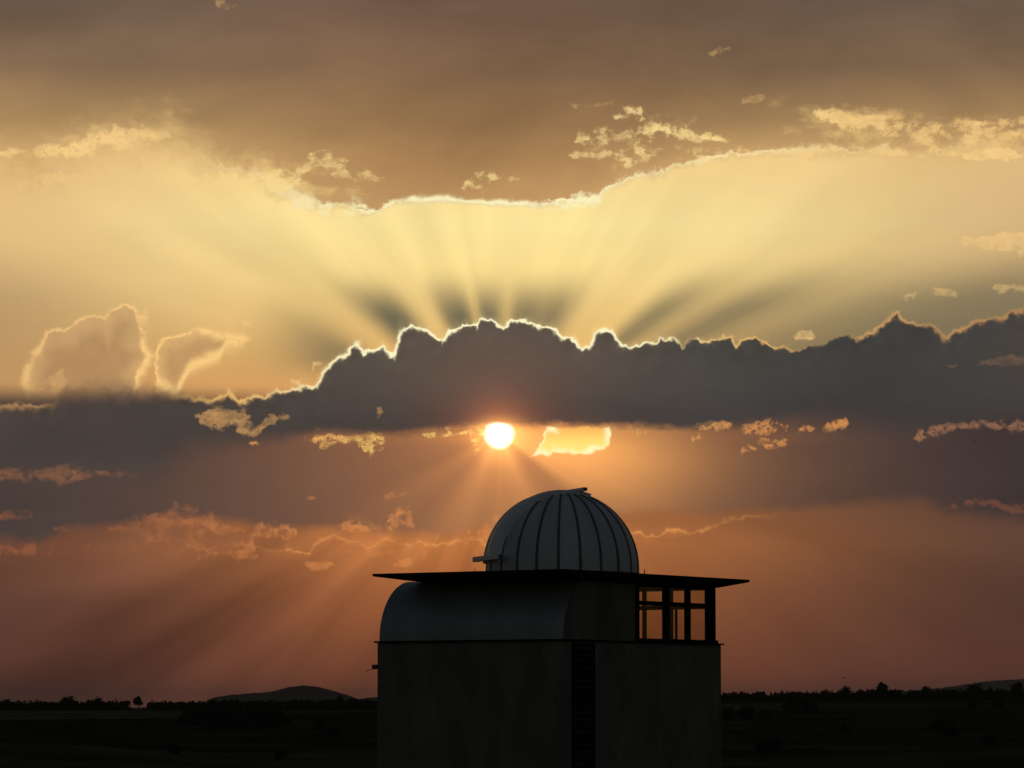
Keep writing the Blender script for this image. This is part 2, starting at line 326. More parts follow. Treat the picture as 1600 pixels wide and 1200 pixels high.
# main dark bank
T_pts = [(-20, 634), (0, 636), (44, 634), (80, 636), (110, 618), (180, 612), (262, 616), (300, 623), (314, 620), (331, 629), (344, 623), (356, 611), (364, 619), (371, 629), (381, 624), (395, 620), (412, 622), (418, 616), (432, 612), (449, 611), (465, 605), (479, 602), (490, 605), (496, 604), (503, 583), (514, 572), (524, 562), (538, 553), (548, 548), (553, 538), (561, 538), (568, 550), (582, 546), (598, 542), (604, 549), (610, 555), (616, 554), (620, 540), (624, 525), (632, 513), (645, 508), (662, 515), (679, 526), (691, 538), (699, 523), (713, 513), (730, 507), (746, 510), (750, 500), (758, 498), (774, 504), (787, 513), (797, 503), (814, 501), (831, 505), (839, 511), (861, 511), (873, 523), (882, 533), (898, 533), (904, 540), (911, 545), (922, 541), (929, 526), (942, 519), (956, 521), (966, 532), (974, 541), (983, 545), (994, 541), (1006, 537), (1030, 531), (1052, 527), (1062, 535), (1066, 547), (1075, 534), (1090, 530), (1095, 534), (1124, 533), (1128, 527), (1144, 529), (1150, 542), (1158, 530), (1180, 527), (1193, 537), (1210, 541), (1232, 544), (1240, 550), (1285, 539), (1311, 526), (1322, 526), (1336, 533), (1367, 520), (1379, 507), (1390, 497), (1401, 490), (1410, 499), (1416, 503), (1435, 507), (1457, 511), (1470, 520), (1480, 529), (1490, 520), (1502, 512), (1525, 503), (1562, 497), (1581, 490), (1600, 486), (1630, 480)]
core = profile(T_pts)
Uw = U + nf[2] * 3.0
T = prof_eval(Uw, core, 3)
slope = (prof_eval(U + 5.0, core, 2) - prof_eval(U - 5.0, core, 2)) * 0.1
out_w = sstep(300, 1800, M('ABSOLUTE', U - 800.0) - 500.0)
s = V - T + (bl1 - 0.5) * 9.0 + (bl2 - 0.45) * 6.5 + nf[0] * 2.5 + nc[1] * out_w * 120.0
d = s / M('SQRT', 1.0 + slope * slope)
soft_l = curve(U, [(0, 4), (60, 6), (100, 26), (180, 34), (270, 18), (300, 4), (330, 2.4), (1600, 2.4)])
bank_top = sstep(0.0, 1.0, M('MULTIPLY_ADD', d / soft_l, 0.5, 0.5))
bot = prof_eval(U, profile([(-300, 720), (0, 728), (100, 726), (230, 742), (300, 700), (380, 690), (420, 684), (480, 680), (520, 676), (560, 682), (600, 684), (640, 676), (680, 670), (720, 668), (756, 664), (800, 664), (840, 668), (960, 666), (1060, 668), (1180, 664), (1280, 658), (1360, 664), (1440, 672), (1480, 662), (1560, 654), (1600, 655), (2000, 660)]), 2)
bsoft = curve(U, [(0, 30), (300, 40), (420, 16), (600, 14), (700, 10), (960, 8), (1060, 10), (1160, 14), (1330, 34), (1600, 22)])
bd = bot - V + nf[1] * 4.0 + nm[1] * 7.0
bank_m = bank_top * sstep(0.0, 1.0, M('MULTIPLY_ADD', bd / bsoft, 0.5, 0.5))
bank_c = ramp(U, [(P(0, 600)[0], (82, 70, 62)), (P(250, 600)[0], (78, 70, 63)), (P(480, 600)[0], (86, 78, 70)), (P(700, 600)[0], (95, 84, 74)), (P(900, 600)[0], (93, 82, 73)), (P(1100, 600)[0], (76, 72, 67)), (P(1350, 600)[0], (66, 65, 63)), (P(1600, 600)[0], (70, 65, 61))])
bank_low = mix(sstep(0, 1600, U), lin((76, 67, 62)), lin((64, 60, 59)))
bank_c = mix(sstep(P(800, 560)[1], P(800, 680)[1], V), bank_c, bank_low)
bank_c = scale(bank_c, 1.0 + nc[0] * 0.12 + nm[1] * 0.08 + nf[0] * 0.02 + (bl1 - 0.5) * sstep(60, 0, d) * -0.25)
C = mix(bank_m, C, bank_c)
# silver lining: light scattered forward through the thin edge
rim_w = curve(U, [(0, .55), (60, .5), (95, 0), (270, 0), (300, .45), (340, .8), (480, .9), (520, 1), (610, 1.1), (1000, 1.1), (1058, .85), (1068, .3), (1086, .2), (1092, .9), (1200, .8), (1238, .5), (1250, .05), (1325, .05), (1345, .7), (1420, .75), (1455, .5), (1500, .7), (1600, .6), (1900, .3)])
rim_t = curve(U, [(0, 6), (100, 5), (330, 4.5), (480, 2.8), (520, 3.4), (560, 3.2), (610, 3.2), (640, 2.3), (900, 2.4), (930, 3.0), (1000, 2.2), (1090, 2.2), (1200, 2.2), (1360, 2.8), (1480, 4), (1600, 2.8)])
rim_fall = sstep(900, 150, rad)
rim_b = gauss((d - 0.5) / rim_t) * rim_w * sstep(-7, 0, d) * sat(0.95 + nf[1] * 0.4)
rim_c = mix(sstep(420, 240, rad), mix(rim_fall, lin((200, 146, 92)), lin((255, 206, 120))), mix(rim_fall, lin((206, 154, 98)), lin((255, 246, 200))))
C = mix(sat(rim_b * 1.05), C, rim_c)
C = add(C, gauss((d + 2.0) / 6.0) * rim_w * sstep(520, 200, rad) * 0.07, lin((255, 226, 150)))
patch_q = band([(306, 650, 0), (316, 652, 8), (340, 650, 12), (365, 656, 9), (380, 662, 15), (392, 668, 10), (400, 672, 6), (412, 666, 4), (420, 658, 5), (436, 654, 7), (452, 652, 4), (460, 652, 0), (588, 640, 0), (594, 642, 7), (600, 645, 5), (604, 645, 0), (1255, 568, 0), (1480, 574, 0), (1488, 570, 6), (1500, 566, 0), (1520, 572, 0), (1540, 568, 4), (1600, 560, 6)], 1.2, 0.9)
C = mix(patch_q * mixf(sstep(500, 1400, U), 0.75, 0.35), C, mix(sstep(600, 1400, U), lin((226, 170, 104)), lin((160, 118, 86))))

# ragged lit scraps hanging below the bank
b1 = band([(388, 690, 0), (394, 692, 4), (404, 692, 4), (410, 692, 0), (470, 680, 0), (490, 684, 7), (500, 688, 12), (516, 686, 8), (530, 686, 4), (545, 690, 5), (556, 688, 5), (566, 694, 12), (580, 694, 14), (590, 690, 8), (600, 690, 9), (604, 690, 0), (655, 680, 0), (664, 681, 3), (680, 679, 4), (700, 677, 6), (730, 677, 4), (736, 682, 9), (742, 688, 15), (750, 682, 12), (758, 672, 6), (768, 668, 0)], 1.3, 0.8, nf[0], nm[2], 4.0)
b1b = band([(985, 672, 0), (990, 676, 5), (1010, 676, 4), (1022, 672, 0), (1078, 682, 0), (1084, 688, 10), (1096, 678, 10), (1110, 668, 5), (1140, 664, 5), (1150, 664, 0), (1160, 674, 0), (1168, 672, 8), (1190, 668, 11), (1226, 666, 8), (1232, 666, 0), (1244, 671, 0), (1250, 671, 5), (1266, 670, 5), (1276, 670, 0), (1284, 668, 0), (1292, 667, 6), (1322, 661, 6), (1328, 660, 0), (1428, 684, 0), (1436, 682, 8), (1450, 675, 8), (1470, 670, 6), (1490, 667, 5), (1520, 664, 5), (1560, 662, 8), (1600, 664, 8), (1800, 668, 6)], 1.3, 0.9, nf[0], nm[2], 4.0)
b1c = band([(1155, 704, 0), (1164, 702, 6), (1190, 694, 8), (1226, 692, 5), (1232, 692, 0)], 1.3, 0.9, nf[0], nm[2], 4.0)
vein = sat(1.15 - M('ABSOLUTE', nf[0] * 0.8 + nm[2] * 0.5) * 2.6)
glowb = gauss((V - P(560, 684)[1]) / 9.0) * curve(U, [(440, 0), (490, .5), (600, .5), (640, .15), (700, .4), (750, .5), (770, 0), (1070, 0), (1100, .35), (1230, .3), (1340, 0)])
C = mix(glowb * 0.55, C, mix(sstep(420, 60, rad), lin((150, 98, 70)), lin((236, 150, 80))))
b1_c = mix(sstep(420, 60, rad), lin((220, 148, 84)), lin((255, 214, 118)))
b1_c = mix(sstep(1300, 1480, U), b1_c, lin((150, 106, 80)))
C = mix(sat(M('MAXIMUM', b1, M('MAXIMUM', b1b, b1c)) * (0.15 + vein * 1.35)), C, b1_c)
b2 = band([(-300, 744, 10), (0, 741, 8), (20, 740, 7), (36, 741, 8), (60, 742, 8), (95, 743, 10), (125, 741, 8), (140, 742, 5), (160, 742, 5), (175, 742, 4), (195, 740, 6), (212, 743, 4), (222, 744, 0)], 1.0, 1.1)
C = mix(b2 * 0.62, C, lin((176, 114, 76)))

# the burning hole right of the sun
hn = nf[0] * 5.0 + nm[0] * 3.0; Uh = U + nf[1] * 5.0
hl = curve(Uh, [P(826, 716), P(832, 714), P(840, 712), P(848, 708), P(856, 714), P(868, 706), P(880, 707), P(900, 710), P(915, 710), P(930, 704), P(944, 702), P(952, 696), P(957, 670)])
ht = curve(Uh, [P(826, 712), P(834, 708), P(840, 700), P(846, 690), P(850, 676), P(856, 668), P(957, 667)])
hx = M('MINIMUM', U - P(828, 0)[0] + nf[1] * 3.0, P(954, 690)[0] - U + nf[2] * 4.0)
hdn = hl - V + hn; hup = V - ht + nf[1] * 3.0
hd = M('MINIMUM', M('MINIMUM', hdn, hup), hx)
hb = M('MINIMUM', M('MINIMUM', hdn, hx), M('MAXIMUM', hup, U - 862.0))
hole_c = mix(sstep(P(800, 664)[1], P(800, 698)[1], V), lin((246, 184, 94)), lin((255, 224, 118)))
hole_c = mix(sat(gauss((hb - 3.0) / 6.5) + nf[2] * 0.7 * sstep(18, 2, hb)), hole_c, lin((255, 246, 186)))
C = mix(sstep(-2.5, 3.5, hd), C, hole_c)
C = add(C, sat(gauss((U - P(905, 0)[0]) / 80.0) * gauss((V - P(0, 698)[1]) / 30.0)) * 0.2, lin((255, 170, 70)))
def aureole(c):
    c = add(c, expn(rad / 46.0) * 0.40, lin((236, 116, 66)))
    return c
C = aureole(C)
cut = sstep(P(0, 653)[1], P(0, 664)[1], V + nf[1] * 1.5 - ex * 0.05)
C = add(C, expn(rad / 18.0) * 1.0, lin((255, 158, 74)))
C = add(C, gauss(rad / 36.0) * 0.75 * sstep(P(0, 636)[1], P(0, 672)[1], V), lin((255, 190, 92)))
mid_c = mix(sstep(27.5, 12.0, rad + nf[0] * 0.8) * cut, C, (3.4, 3.0, 2.1))

# ================= lower part: bottom of the lower bank and the red haze over the plain
C = mix(low_m, base_low, low_col)
orange = mix(sstep(700, 60, M('ABSOLUTE', U - 740.0)), lin((170, 100, 66)), lin((242, 154, 84)))
lowA = band([(-300, 850, 8), (0, 806, 7), (30, 804, 7), (62, 802, 5), (72, 802, 0), (84, 826, 0), (100, 824, 8), (130, 825, 5), (165, 822, 8), (180, 826, 4), (195, 830, 7), (230, 818, 14), (270, 814, 18), (330, 822, 16), (360, 826, 8), (395, 828, 9), (450, 832, 8), (480, 826, 0), (500, 818, 0), (520, 822, 5), (560, 824, 6), (585, 828, 0), (600, 822, 0), (610, 814, 12), (640, 814, 12), (652, 826, 0), (672, 838, 0), (680, 838, 5), (688, 838, 0), (725, 832, 0), (740, 828, 11), (790, 822, 13), (800, 820, 0)], 1.3, 1.3)
lowB = band([(-300, 870, 8), (0, 858, 8), (60, 857, 10), (110, 860, 8), (160, 852, 10), (210, 846, 12), (250, 840, 14), (300, 842, 20), (325, 856, 14), (345, 862, 5), (352, 862, 6), (365, 862, 16), (390, 862, 14), (405, 868, 0), (470, 882, 0), (490, 884, 7), (515, 884, 5), (530, 884, 0), (612, 883, 0), (622, 882, 5), (640, 879, 4), (650, 878, 0)], 1.3, 1.3)
lowC = band([(466, 786, 0), (474, 783, 4), (490, 778, 4), (496, 776, 0), (590, 778, 0), (600, 776, 4), (630, 772, 3), (640, 771, 0), (1476, 796, 0), (1485, 792, 5), (1510, 786, 6), (1535, 783, 5), (1560, 786, 4), (1580, 799, 6), (1600, 797, 7), (1800, 794, 5)], 1.2, 1.2)
lace = sstep(0.25, 1.1, nm[0] * 0.9 + nf[1] * 0.5 + 0.1) * sstep(P(0, 796)[1], P(0, 822)[1], V) * sstep(P(0, 890)[1], P(0, 850)[1], V) * curve(U, [(-300, .3), (0, .4), (200, .7), (400, .9), (740, .9), (790, .4), (860, 0)])
C = mix(lace * 0.5, C, orange)
under = sstep(0.1, 1.0, nm[2] * 0.8 - nf[0] * 0.3 + 0.2) * sstep(P(0, 815)[1], P(0, 838)[1], V) * sstep(P(0, 905)[1], P(0, 850)[1], V) * curve(U, [(-300, .5), (0, .6), (420, .6), (760, .35), (860, 0)])
C = mix(under * 0.42, C, mix(sstep(0, 800, U), lin((84, 60, 54)), lin((120, 76, 56))))
C = mix(sat(M('MAXIMUM', M('MAXIMUM', lowA, lowB) * 1.0, lowC * 0.55)), C, orange)
lineq = profile([(360, 852), (395, 850), (420, 862), (450, 860), (484, 866), (490, 852), (500, 845), (521, 838), (540, 846), (560, 849), (576, 858), (590, 846), (602, 842), (620, 848), (640, 853), (655, 846), (668, 852), (690, 850), (712, 846), (720, 842), (738, 843), (760, 850), (800, 846), (960, 836), (985, 832), (1003, 830), (1012, 838), (1030, 834), (1050, 828), (1070, 830), (1085, 831), (1110, 826), (1130, 816), (1145, 808), (1170, 806), (1200, 806), (1225, 802), (1245, 804)])
lq = V - prof_eval(U + nf[2] * 3.0, lineq, 2) + nf[0] * 3.0 + (bl1 - 0.5) * 8.0 + (bl2 - 0.5) * 4.0
line_w = curve(U, [(355, 0), (400, .3), (480, .6), (560, .75), (720, .8), (760, .9), (985, .95), (1060, .8), (1130, .45), (1220, .2), (1250, 0)]) * sat(0.75 + nm[1] * 0.9)
C = mix(sat((gauss((lq - 1.0) / M('MAXIMUM', 2.2 + nf[2] * 1.8 + nm[0] * 1.2, 0.7)) * sat(0.8 + nf[1] * 0.8) + gauss((lq - 5.0) / 8.0) * 0.5 * sat(nm[2] * 1.4)) * line_w), C, mix(sstep(900, 100, rad), lin((190, 112, 68)), lin((246, 164, 90))))
C = mix(sstep(0, 12, lq) * sstep(110, 10, lq) * line_w * 0.16, C, lin((140, 84, 54)))
low_c = aureole(C)

# ---- far from the sunset the sky turns to the plain dusk sky
sky = NT.nodes.new('ShaderNodeTexSky'); sky.sky_type = 'NISHITA'; sky.sun_disc = False
sky.sun_elevation = SUN_EL; sky.sun_rotation = SUN_AZ; sky.altitude = 800
sky.air_density = 1.2; sky.dust_density = 2.0; sky.ozone_density = 1.5
dusk = rgb(scale(E(sky.outputs[0]), 0.036), 'MULTIPLY', 1.0, (1.16, 0.98, 0.94))
cosang = dx * sun_dir.x + dy * sun_dir.y + dz * sun_dir.z
wide = sstep(math.cos(math.radians(11)), math.cos(math.radians(42)), cosang)
def background(c):
    n = NT.nodes.new('ShaderNodeBackground'); put(n.inputs['Color'], c); n.inputs['Strength'].default_value = 1.0
    return E(n.outputs[0])
def either(f, a, b):
    n = NT.nodes.new('ShaderNodeMixShader'); put(n.inputs[0], f); put(n.inputs[1], a); put(n.inputs[2], b)
    return E(n.outputs[0])
sunset = either(M('GREATER_THAN', V, P(800, 424)[1]), background(top_c), either(M('GREATER_THAN', V, P(800, 763)[1]), background(mid_c), background(low_c)))
wo = NT.nodes.new('ShaderNodeOutputWorld'); NT.links.new(either(wide, sunset, background(dusk)).s, wo.inputs[0])

# ------------------------------------------------------------------ sun lamp, veiled by cloud
sl = bpy.data.lights.new('sun', 'SUN'); sl.energy = 0.15; sl.angle = math.radians(0.6); sl.color = (1.0, 0.62, 0.32)
so = bpy.data.objects.new('sun', sl); col.objects.link(so)
so.rotation_euler = (-sun_dir).to_track_quat('-Z', 'Y').to_euler()
so.location = (0, 200, 60)

# ------------------------------------------------------------------ helpers for objects
random.seed(7)
def material(name, color, rough=0.8, metal=0.0, var=0.15, scale_=3.0, bump=0.0, stretch=(1, 1, 1), spec=0.3, color2=None):
    m = bpy.data.materials.new(name); m.use_nodes = True
    nt = m.node_tree; b = nt.nodes['Principled BSDF']
    b.inputs['Roughness'].default_value = rough; b.inputs['Metallic'].default_value = metal
    b.inputs['Specular IOR Level'].default_value = spec
    tc = nt.nodes.new('ShaderNodeTexCoord'); mp = nt.nodes.new('ShaderNodeMapping')
    mp.inputs['Scale'].default_value = stretch
    nt.links.new(tc.outputs['Object'], mp.inputs['Vector'])
    n = nt.nodes.new('ShaderNodeTexNoise'); n.inputs['Scale'].default_value = scale_; n.inputs['Detail'].default_value = 6
    nt.links.new(mp.outputs[0], n.inputs['Vector'])
    r = nt.nodes.new('ShaderNodeValToRGB'); nt.links.new(n.outputs['Fac'], r.inputs[0])
    c2 = color2 or tuple(min(1, c * (1 + var)) for c in color)
    r.color_ramp.elements[0].position = 0.36; r.color_ramp.elements[0].color = tuple(c * (1 - var) for c in color) + (1,)
    r.color_ramp.elements[1].position = 0.66; r.color_ramp.elements[1].color = tuple(c2) + (1,)
    nt.links.new(r.outputs[0], b.inputs['Base Color'])
    if bump:
        bp = nt.nodes.new('ShaderNodeBump'); bp.inputs['Strength'].default_value = bump; bp.inputs['Distance'].default_value = 0.02
        nt.links.new(n.outputs['Fac'], bp.inputs['Height']); nt.links.new(bp.outputs[0], b.inputs['Normal'])
    return m
MAT = {
    'plaster': material('plaster', (0.17, 0.16, 0.13), 0.9, var=0.18, spec=0.1, scale_=1.4, bump=0.3, stretch=(1, 1, 0.35)),
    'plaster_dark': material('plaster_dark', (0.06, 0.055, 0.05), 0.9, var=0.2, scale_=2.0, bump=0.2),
    'zinc': material('zinc', (0.28, 0.31, 0.32), 0.5, 0.35, var=0.12, scale_=0.9, bump=0.05, stretch=(1, 1, 0.4)),
    'dome_paint': material('dome_paint', (0.55, 0.55, 0.57), 0.55, 0.0, var=0.10, scale_=1.2, bump=0.04, stretch=(1, 1, 0.5)),
    'dome_shutter': material('dome_shutter', (0.78, 0.78, 0.79), 0.5, 0.0, var=0.08, scale_=1.5),
    'seam': material('seam', (0.14, 0.13, 0.13), 0.8, 0.0, spec=0.1),
    'roof_dark': material('roof_dark', (0.035, 0.033, 0.032), 0.75, var=0.2),
    'frame': material('frame', (0.016, 0.014, 0.014), 1.0, 0.0, spec=0.0),
    'slat': material('slat', (0.035, 0.035, 0.034), 0.9, 0.0, spec=0.05),
    'device': material('device', (0.05, 0.05, 0.055), 0.5, 0.2),
    'bark': material('bark', (0.05, 0.04, 0.03), 0.95),
    'leaf': material('leaf', (0.035, 0.045, 0.02), 0.9, var=0.35, scale_=0.5, spec=0.05),
    'leaf_dry': material('leaf_dry', (0.06, 0.06, 0.028), 0.8, var=0.3, scale_=0.5),
    'bird': material('bird', (0.03, 0.03, 0.03), 0.8),
    'hill': material('hill', (0.055, 0.06, 0.035), 0.95, var=0.3, scale_=0.002, spec=0.0),
}
def glass_mat():
    m = bpy.data.materials.new('tinted_glass'); m.use_nodes = True; nt = m.node_tree
    for n in list(nt.nodes): nt.nodes.remove(n)
    t = nt.nodes.new('ShaderNodeBsdfTransparent'); t.inputs[0].default_value = (0.91, 0.88, 0.84, 1)
    g = nt.nodes.new('ShaderNodeBsdfGlossy'); g.inputs['Roughness'].default_value = 0.03; g.inputs[0].default_value = (0.9, 0.9, 0.9, 1)
    lw = nt.nodes.new('ShaderNodeLayerWeight'); lw.inputs[0].default_value = 0.5
    pw = nt.nodes.new('ShaderNodeMath'); pw.operation = 'POWER'; nt.links.new(lw.outputs['Facing'], pw.inputs[0]); pw.inputs[1].default_value = 5.0
    f = nt.nodes.new('ShaderNodeMath'); f.operation = 'MULTIPLY_ADD'; nt.links.new(pw.outputs[0], f.inputs[0]); f.inputs[1].default_value = 0.9; f.inputs[2].default_value = 0.03
    mx = nt.nodes.new('ShaderNodeMixShader'); o = nt.nodes.new('ShaderNodeOutputMaterial')
    nt.links.new(f.outputs[0], mx.inputs[0]); nt.links.new(t.outputs[0], mx.inputs[1]); nt.links.new(g.outputs[0], mx.inputs[2]); nt.links.new(mx.outputs[0], o.inputs[0])
    return m
MAT['glass'] = glass_mat()

def link(name, mesh, mat, parent=None, loc=None):
    o = bpy.data.objects.new(name, mesh); col.objects.link(o)
    if mat is not None and not mesh.materials: mesh.materials.append(MAT[mat])
    if parent is not None: o.parent = parent
    if loc is not None: o.location = loc
    return o
def empty(name, loc, label, cat, group=None):
    o = bpy.data.objects.new(name, None); col.objects.link(o); o.location = loc; o.empty_display_size = 0.5
    return tag(o, label, cat, group)
def tag(o, label, cat, group=None):
    o['label'] = label; o['category'] = cat
    if group: o['group'] = group
    return o
def to_mesh(bm, name, smooth=False):
    bmesh.ops.recalc_face_normals(bm, faces=bm.faces)
    me = bpy.data.meshes.new(name); bm.to_mesh(me); bm.free()
    if smooth:
        for p in me.polygons: p.use_smooth = True
    return me

# the observatory's own axes: a runs along the left-hand front, b along the right-hand front, both from the near roof corner
TH = math.radians(34.0)
AX = Vector((-math.cos(TH), math.sin(TH), 0)); BX = Vector((math.sin(TH), math.cos(TH), 0))
C0 = at_depth(880, 890, 115.0)
ZR = C0.z
ORG = Vector((C0.x, C0.y, 0))
def W(a, b, z): return ORG + AX * a + BX * b + Vector((0, 0, z))
BASE = W(4.2, 6.0, 0)
def hexa(bm, p):
    """box from 8 points: bottom 4 then top 4"""
    v = [bm.verts.new(q - BASE) for q in p]
    for f in ((3, 2, 1, 0), (4, 5, 6, 7), (0, 1, 5, 4), (1, 2, 6, 5), (2, 3, 7, 6), (3, 0, 4, 7)): bm.faces.new([v[i] for i in f])
    return v
def abox(bm, a0, a1, b0, b1, z0, z1):
    return hexa(bm, [W(a0, b0, z0), W(a1, b0, z0), W(a1, b1, z0), W(a0, b1, z0), W(a0, b0, z1), W(a1, b0, z1), W(a1, b1, z1), W(a0, b1, z1)])
def bpart(name, mat, parent, *boxes, bevel=0.0, label=None):
    bm = bmesh.new()
    for bx in boxes: abox(bm, *bx)
    if bevel: bmesh.ops.bevel(bm, geom=list(bm.edges), offset=bevel, segments=1, affect='EDGES')
    o = link(name, to_mesh(bm, name), mat, parent)
    if parent is not None and parent.type != 'EMPTY': pass
    if label: o['label'] = label
    return o

# ------------------------------------------------------------------ ground
def ground_z(x, y):
    r = math.hypot(x, y); az = math.degrees(math.atan2(x, y))
    far = 4.6 + (8.0 - 4.6) / (1 + math.exp(-(az - 1.0) * 0.9))          # the plain climbs a little to the right
    if az > 3: far += (az - 3) * 0.14
    if r < 330: t = 0
    elif r < 1500: t = (r - 330) / 1170; t = t * t * (3 - 2 * t)
    elif r < 1900: t = 1
    else: t = max(0, 1 - (r - 1900) / 2500)
    z = far * t
    if r > 240:
        z += 0.55 * math.sin(x * 0.013 + 1.3) * math.sin(y * 0.009) * min(1, (r - 240) / 300) * max(0, 1 - r / 2600)
    # a nearer rise on the left
    z += 3.2 * math.exp(-((az + 8.6) / 2.6) ** 2 - ((r - 520) / 170) ** 2)
    return z
def ground():
    radii = [0, 20, 60, 100, 140, 180, 215]
    r = 240
    while r < 26000: radii.append(r); r *= 1.045
    azs = [-180 + 8 * k for k in range(21)] + [-14 + 0.35 * k for k in range(81)] + [20 + 8 * k for k in range(20)]
    azs = sorted(set(a for a in azs if -180 <= a < 180))
    verts, faces = [(0, 0, 0)], []
    for R_ in radii[1:]:
        for a in azs:
            t = math.radians(a); x, y = R_ * math.sin(t), R_ * math.cos(t)
            verts.append((x, y, ground_z(x, y)))
    n = len(azs)
    for k in range(n): faces.append((0, 1 + (k + 1) % n, 1 + k))
    for i in range(len(radii) - 2):
        for k in range(n):
            a = 1 + i * n + k; b = 1 + i * n + (k + 1) % n
            faces.append((a, b, b + n, a + n))
    me = bpy.data.meshes.new('ground'); me.from_pydata(verts, [], faces); me.update()
    for p in me.polygons: p.use_smooth = True
    m = bpy.data.materials.new('fields'); m.use_nodes = True; nt = m.node_tree
    nt.nodes.remove(nt.nodes['Principled BSDF'])
    b = nt.nodes.new('ShaderNodeBsdfDiffuse'); nt.links.new(b.outputs[0], nt.nodes['Material Output'].inputs[0])
    tc = nt.nodes.new('ShaderNodeTexCoord')
    def tex(scale_vec, sc, detail, kind='ShaderNodeTexNoise'):
        mp = nt.nodes.new('ShaderNodeMapping'); mp.inputs['Scale'].default_value = scale_vec; mp.inputs['Rotation'].default_value = (0, 0, 0.25)
        nt.links.new(tc.outputs['Object'], mp.inputs[0])
        t = nt.nodes.new(kind); t.inputs['Scale'].default_value = sc
        if 'Detail' in t.inputs: t.inputs['Detail'].default_value = detail
        nt.links.new(mp.outputs[0], t.inputs['Vector']); return t
    plots = tex((1, 0.28, 1), 0.011, 0, 'ShaderNodeTexVoronoi')
    grain = tex((1, 0.35, 1), 0.05, 8)
    r1 = nt.nodes.new('ShaderNodeValToRGB'); nt.links.new(plots.outputs['Color'], r1.inputs[0])
    e = r1.color_ramp.elements; e[0].position = 0.15; e[0].color = (0.040, 0.045, 0.026, 1); e[1].position = 0.9; e[1].color = (0.17, 0.15, 0.10, 1)
    k = e.new(0.5); k.color = (0.085, 0.082, 0.05, 1)
    mx = nt.nodes.new('ShaderNodeMix'); mx.data_type = 'RGBA'; mx.blend_type = 'MULTIPLY'; mx.inputs[0].default_value = 1.0
    r2 = nt.nodes.new('ShaderNodeValToRGB'); nt.links.new(grain.outputs['Fac'], r2.inputs[0])
    r2.color_ramp.elements[0].position = 0.35; r2.color_ramp.elements[0].color = (0.45, 0.45, 0.45, 1); r2.color_ramp.elements[1].position = 0.7; r2.color_ramp.elements[1].color = (1.15, 1.1, 1.0, 1)
    nt.links.new(r1.outputs[0], mx.inputs[6]); nt.links.new(r2.outputs[0], mx.inputs[7]); nt.links.new(mx.outputs[2], b.inputs['Color'])
    me.materials.append(m)
    o = link('ground', me, None); o['kind'] = 'structure'
ground()

def hill(name, prof, dist, depth, label=None):
    """a long hill whose crest follows the given skyline, a real mound with front and back slopes"""
    pts = [P(*p) for p in prof]
    n = 90; a0, a1 = pts[0][0], pts[-1][0]
    verts, faces = [], []
    rows = [(-1.0, 0), (-0.72, .22), (-0.5, .5), (-0.3, .78), (-0.14, .95), (0, 1), (0.2, .93), (0.5, .6), (1.0, 0)]
    rnd = random.Random(len(prof))
    for i in range(n + 1):
        u = a0 + (a1 - a0) * i / n
        for (xa, ya), (xb, yb) in zip(pts, pts[1:]):
            if xa <= u <= xb: v = ya + (yb - ya) * (u - xa) / (xb - xa); break
        az = (u - 800) / F; el = (1104 - v) / F
        h = EYE + dist * math.tan(el) + rnd.uniform(-1, 1) * dist / F * 0.5
        for t, k in rows:
            R_ = dist + t * depth
            verts.append((R_ * math.sin(az), R_ * math.cos(az), -8 + (h + 8) * k))
    m = len(rows)
    for i in range(n):
        for j in range(m - 1):
            a = i * m + j; faces.append((a, a + m, a + m + 1, a + 1))
    me = bpy.data.meshes.new(name); me.from_pydata(verts, [], faces); me.update()
    for p in me.polygons: p.use_smooth = True
    o = link(name, me, 'hill'); o['kind'] = 'structure'
hill('hills', [(286, 1112), (300, 1106), (318, 1098), (335, 1089), (365, 1085), (395, 1083), (415, 1082), (432, 1079), (455, 1073), (475, 1071), (497, 1073), (520, 1079), (545, 1087), (560, 1092), (583, 1089), (605, 1088), (640, 1096), (700, 1104), (740, 1112)], 9000, 1500)
hill('far_hills', [(1300, 1112), (1340, 1096), (1380, 1084), (1420, 1079), (1470, 1075), (1510, 1069), (1555, 1063), (1600, 1061), (1660, 1060), (1760, 1066), (1900, 1080), (2050, 1112)], 15000, 2500)

# ------------------------------------------------------------------ trees
def leaf_cloud(verts, faces, c, rx, ry, rz, n, size, rnd, clumps=7):
    cl = []
    for k in range(clumps):
        t, p = rnd.uniform(0, 2 * math.pi), math.acos(rnd.uniform(-0.75, 1))
        q = rnd.uniform(0.35, 0.75)
        cl.append((c[0] + rx * q * math.sin(p) * math.cos(t), c[1] + ry * q * math.sin(p) * math.sin(t), c[2] + rz * q * math.cos(p), rnd.uniform(0.35, 0.6)))
    for k in range(n):
        x0, y0, z0, s_ = rnd.choice(cl)
        t, p = rnd.uniform(0, 2 * math.pi), math.acos(rnd.uniform(-1, 1)); q = rnd.random() ** 0.4 * s_
        x, y, z = x0 + rx * q * math.sin(p) * math.cos(t), y0 + ry * q * math.sin(p) * math.sin(t), z0 + rz * q * math.cos(p)
        d1 = Vector((rnd.gauss(0, 1), rnd.gauss(0, 1), rnd.gauss(0, 1))).normalized() * size * rnd.uniform(0.6, 1.3)
        d2 = Vector((rnd.gauss(0, 1), rnd.gauss(0, 1), rnd.gauss(0, 1))); d2 = (d2 - d1 * (d2.dot(d1) / d1.length_squared)).normalized() * d1.length * 0.7
        v = Vector((x, y, z)); i = len(verts)
        verts += [v - d1, v + d2 * 0.8, v + d1, v - d2 * 0.8]; faces.append((i, i + 1, i + 2, i + 3))
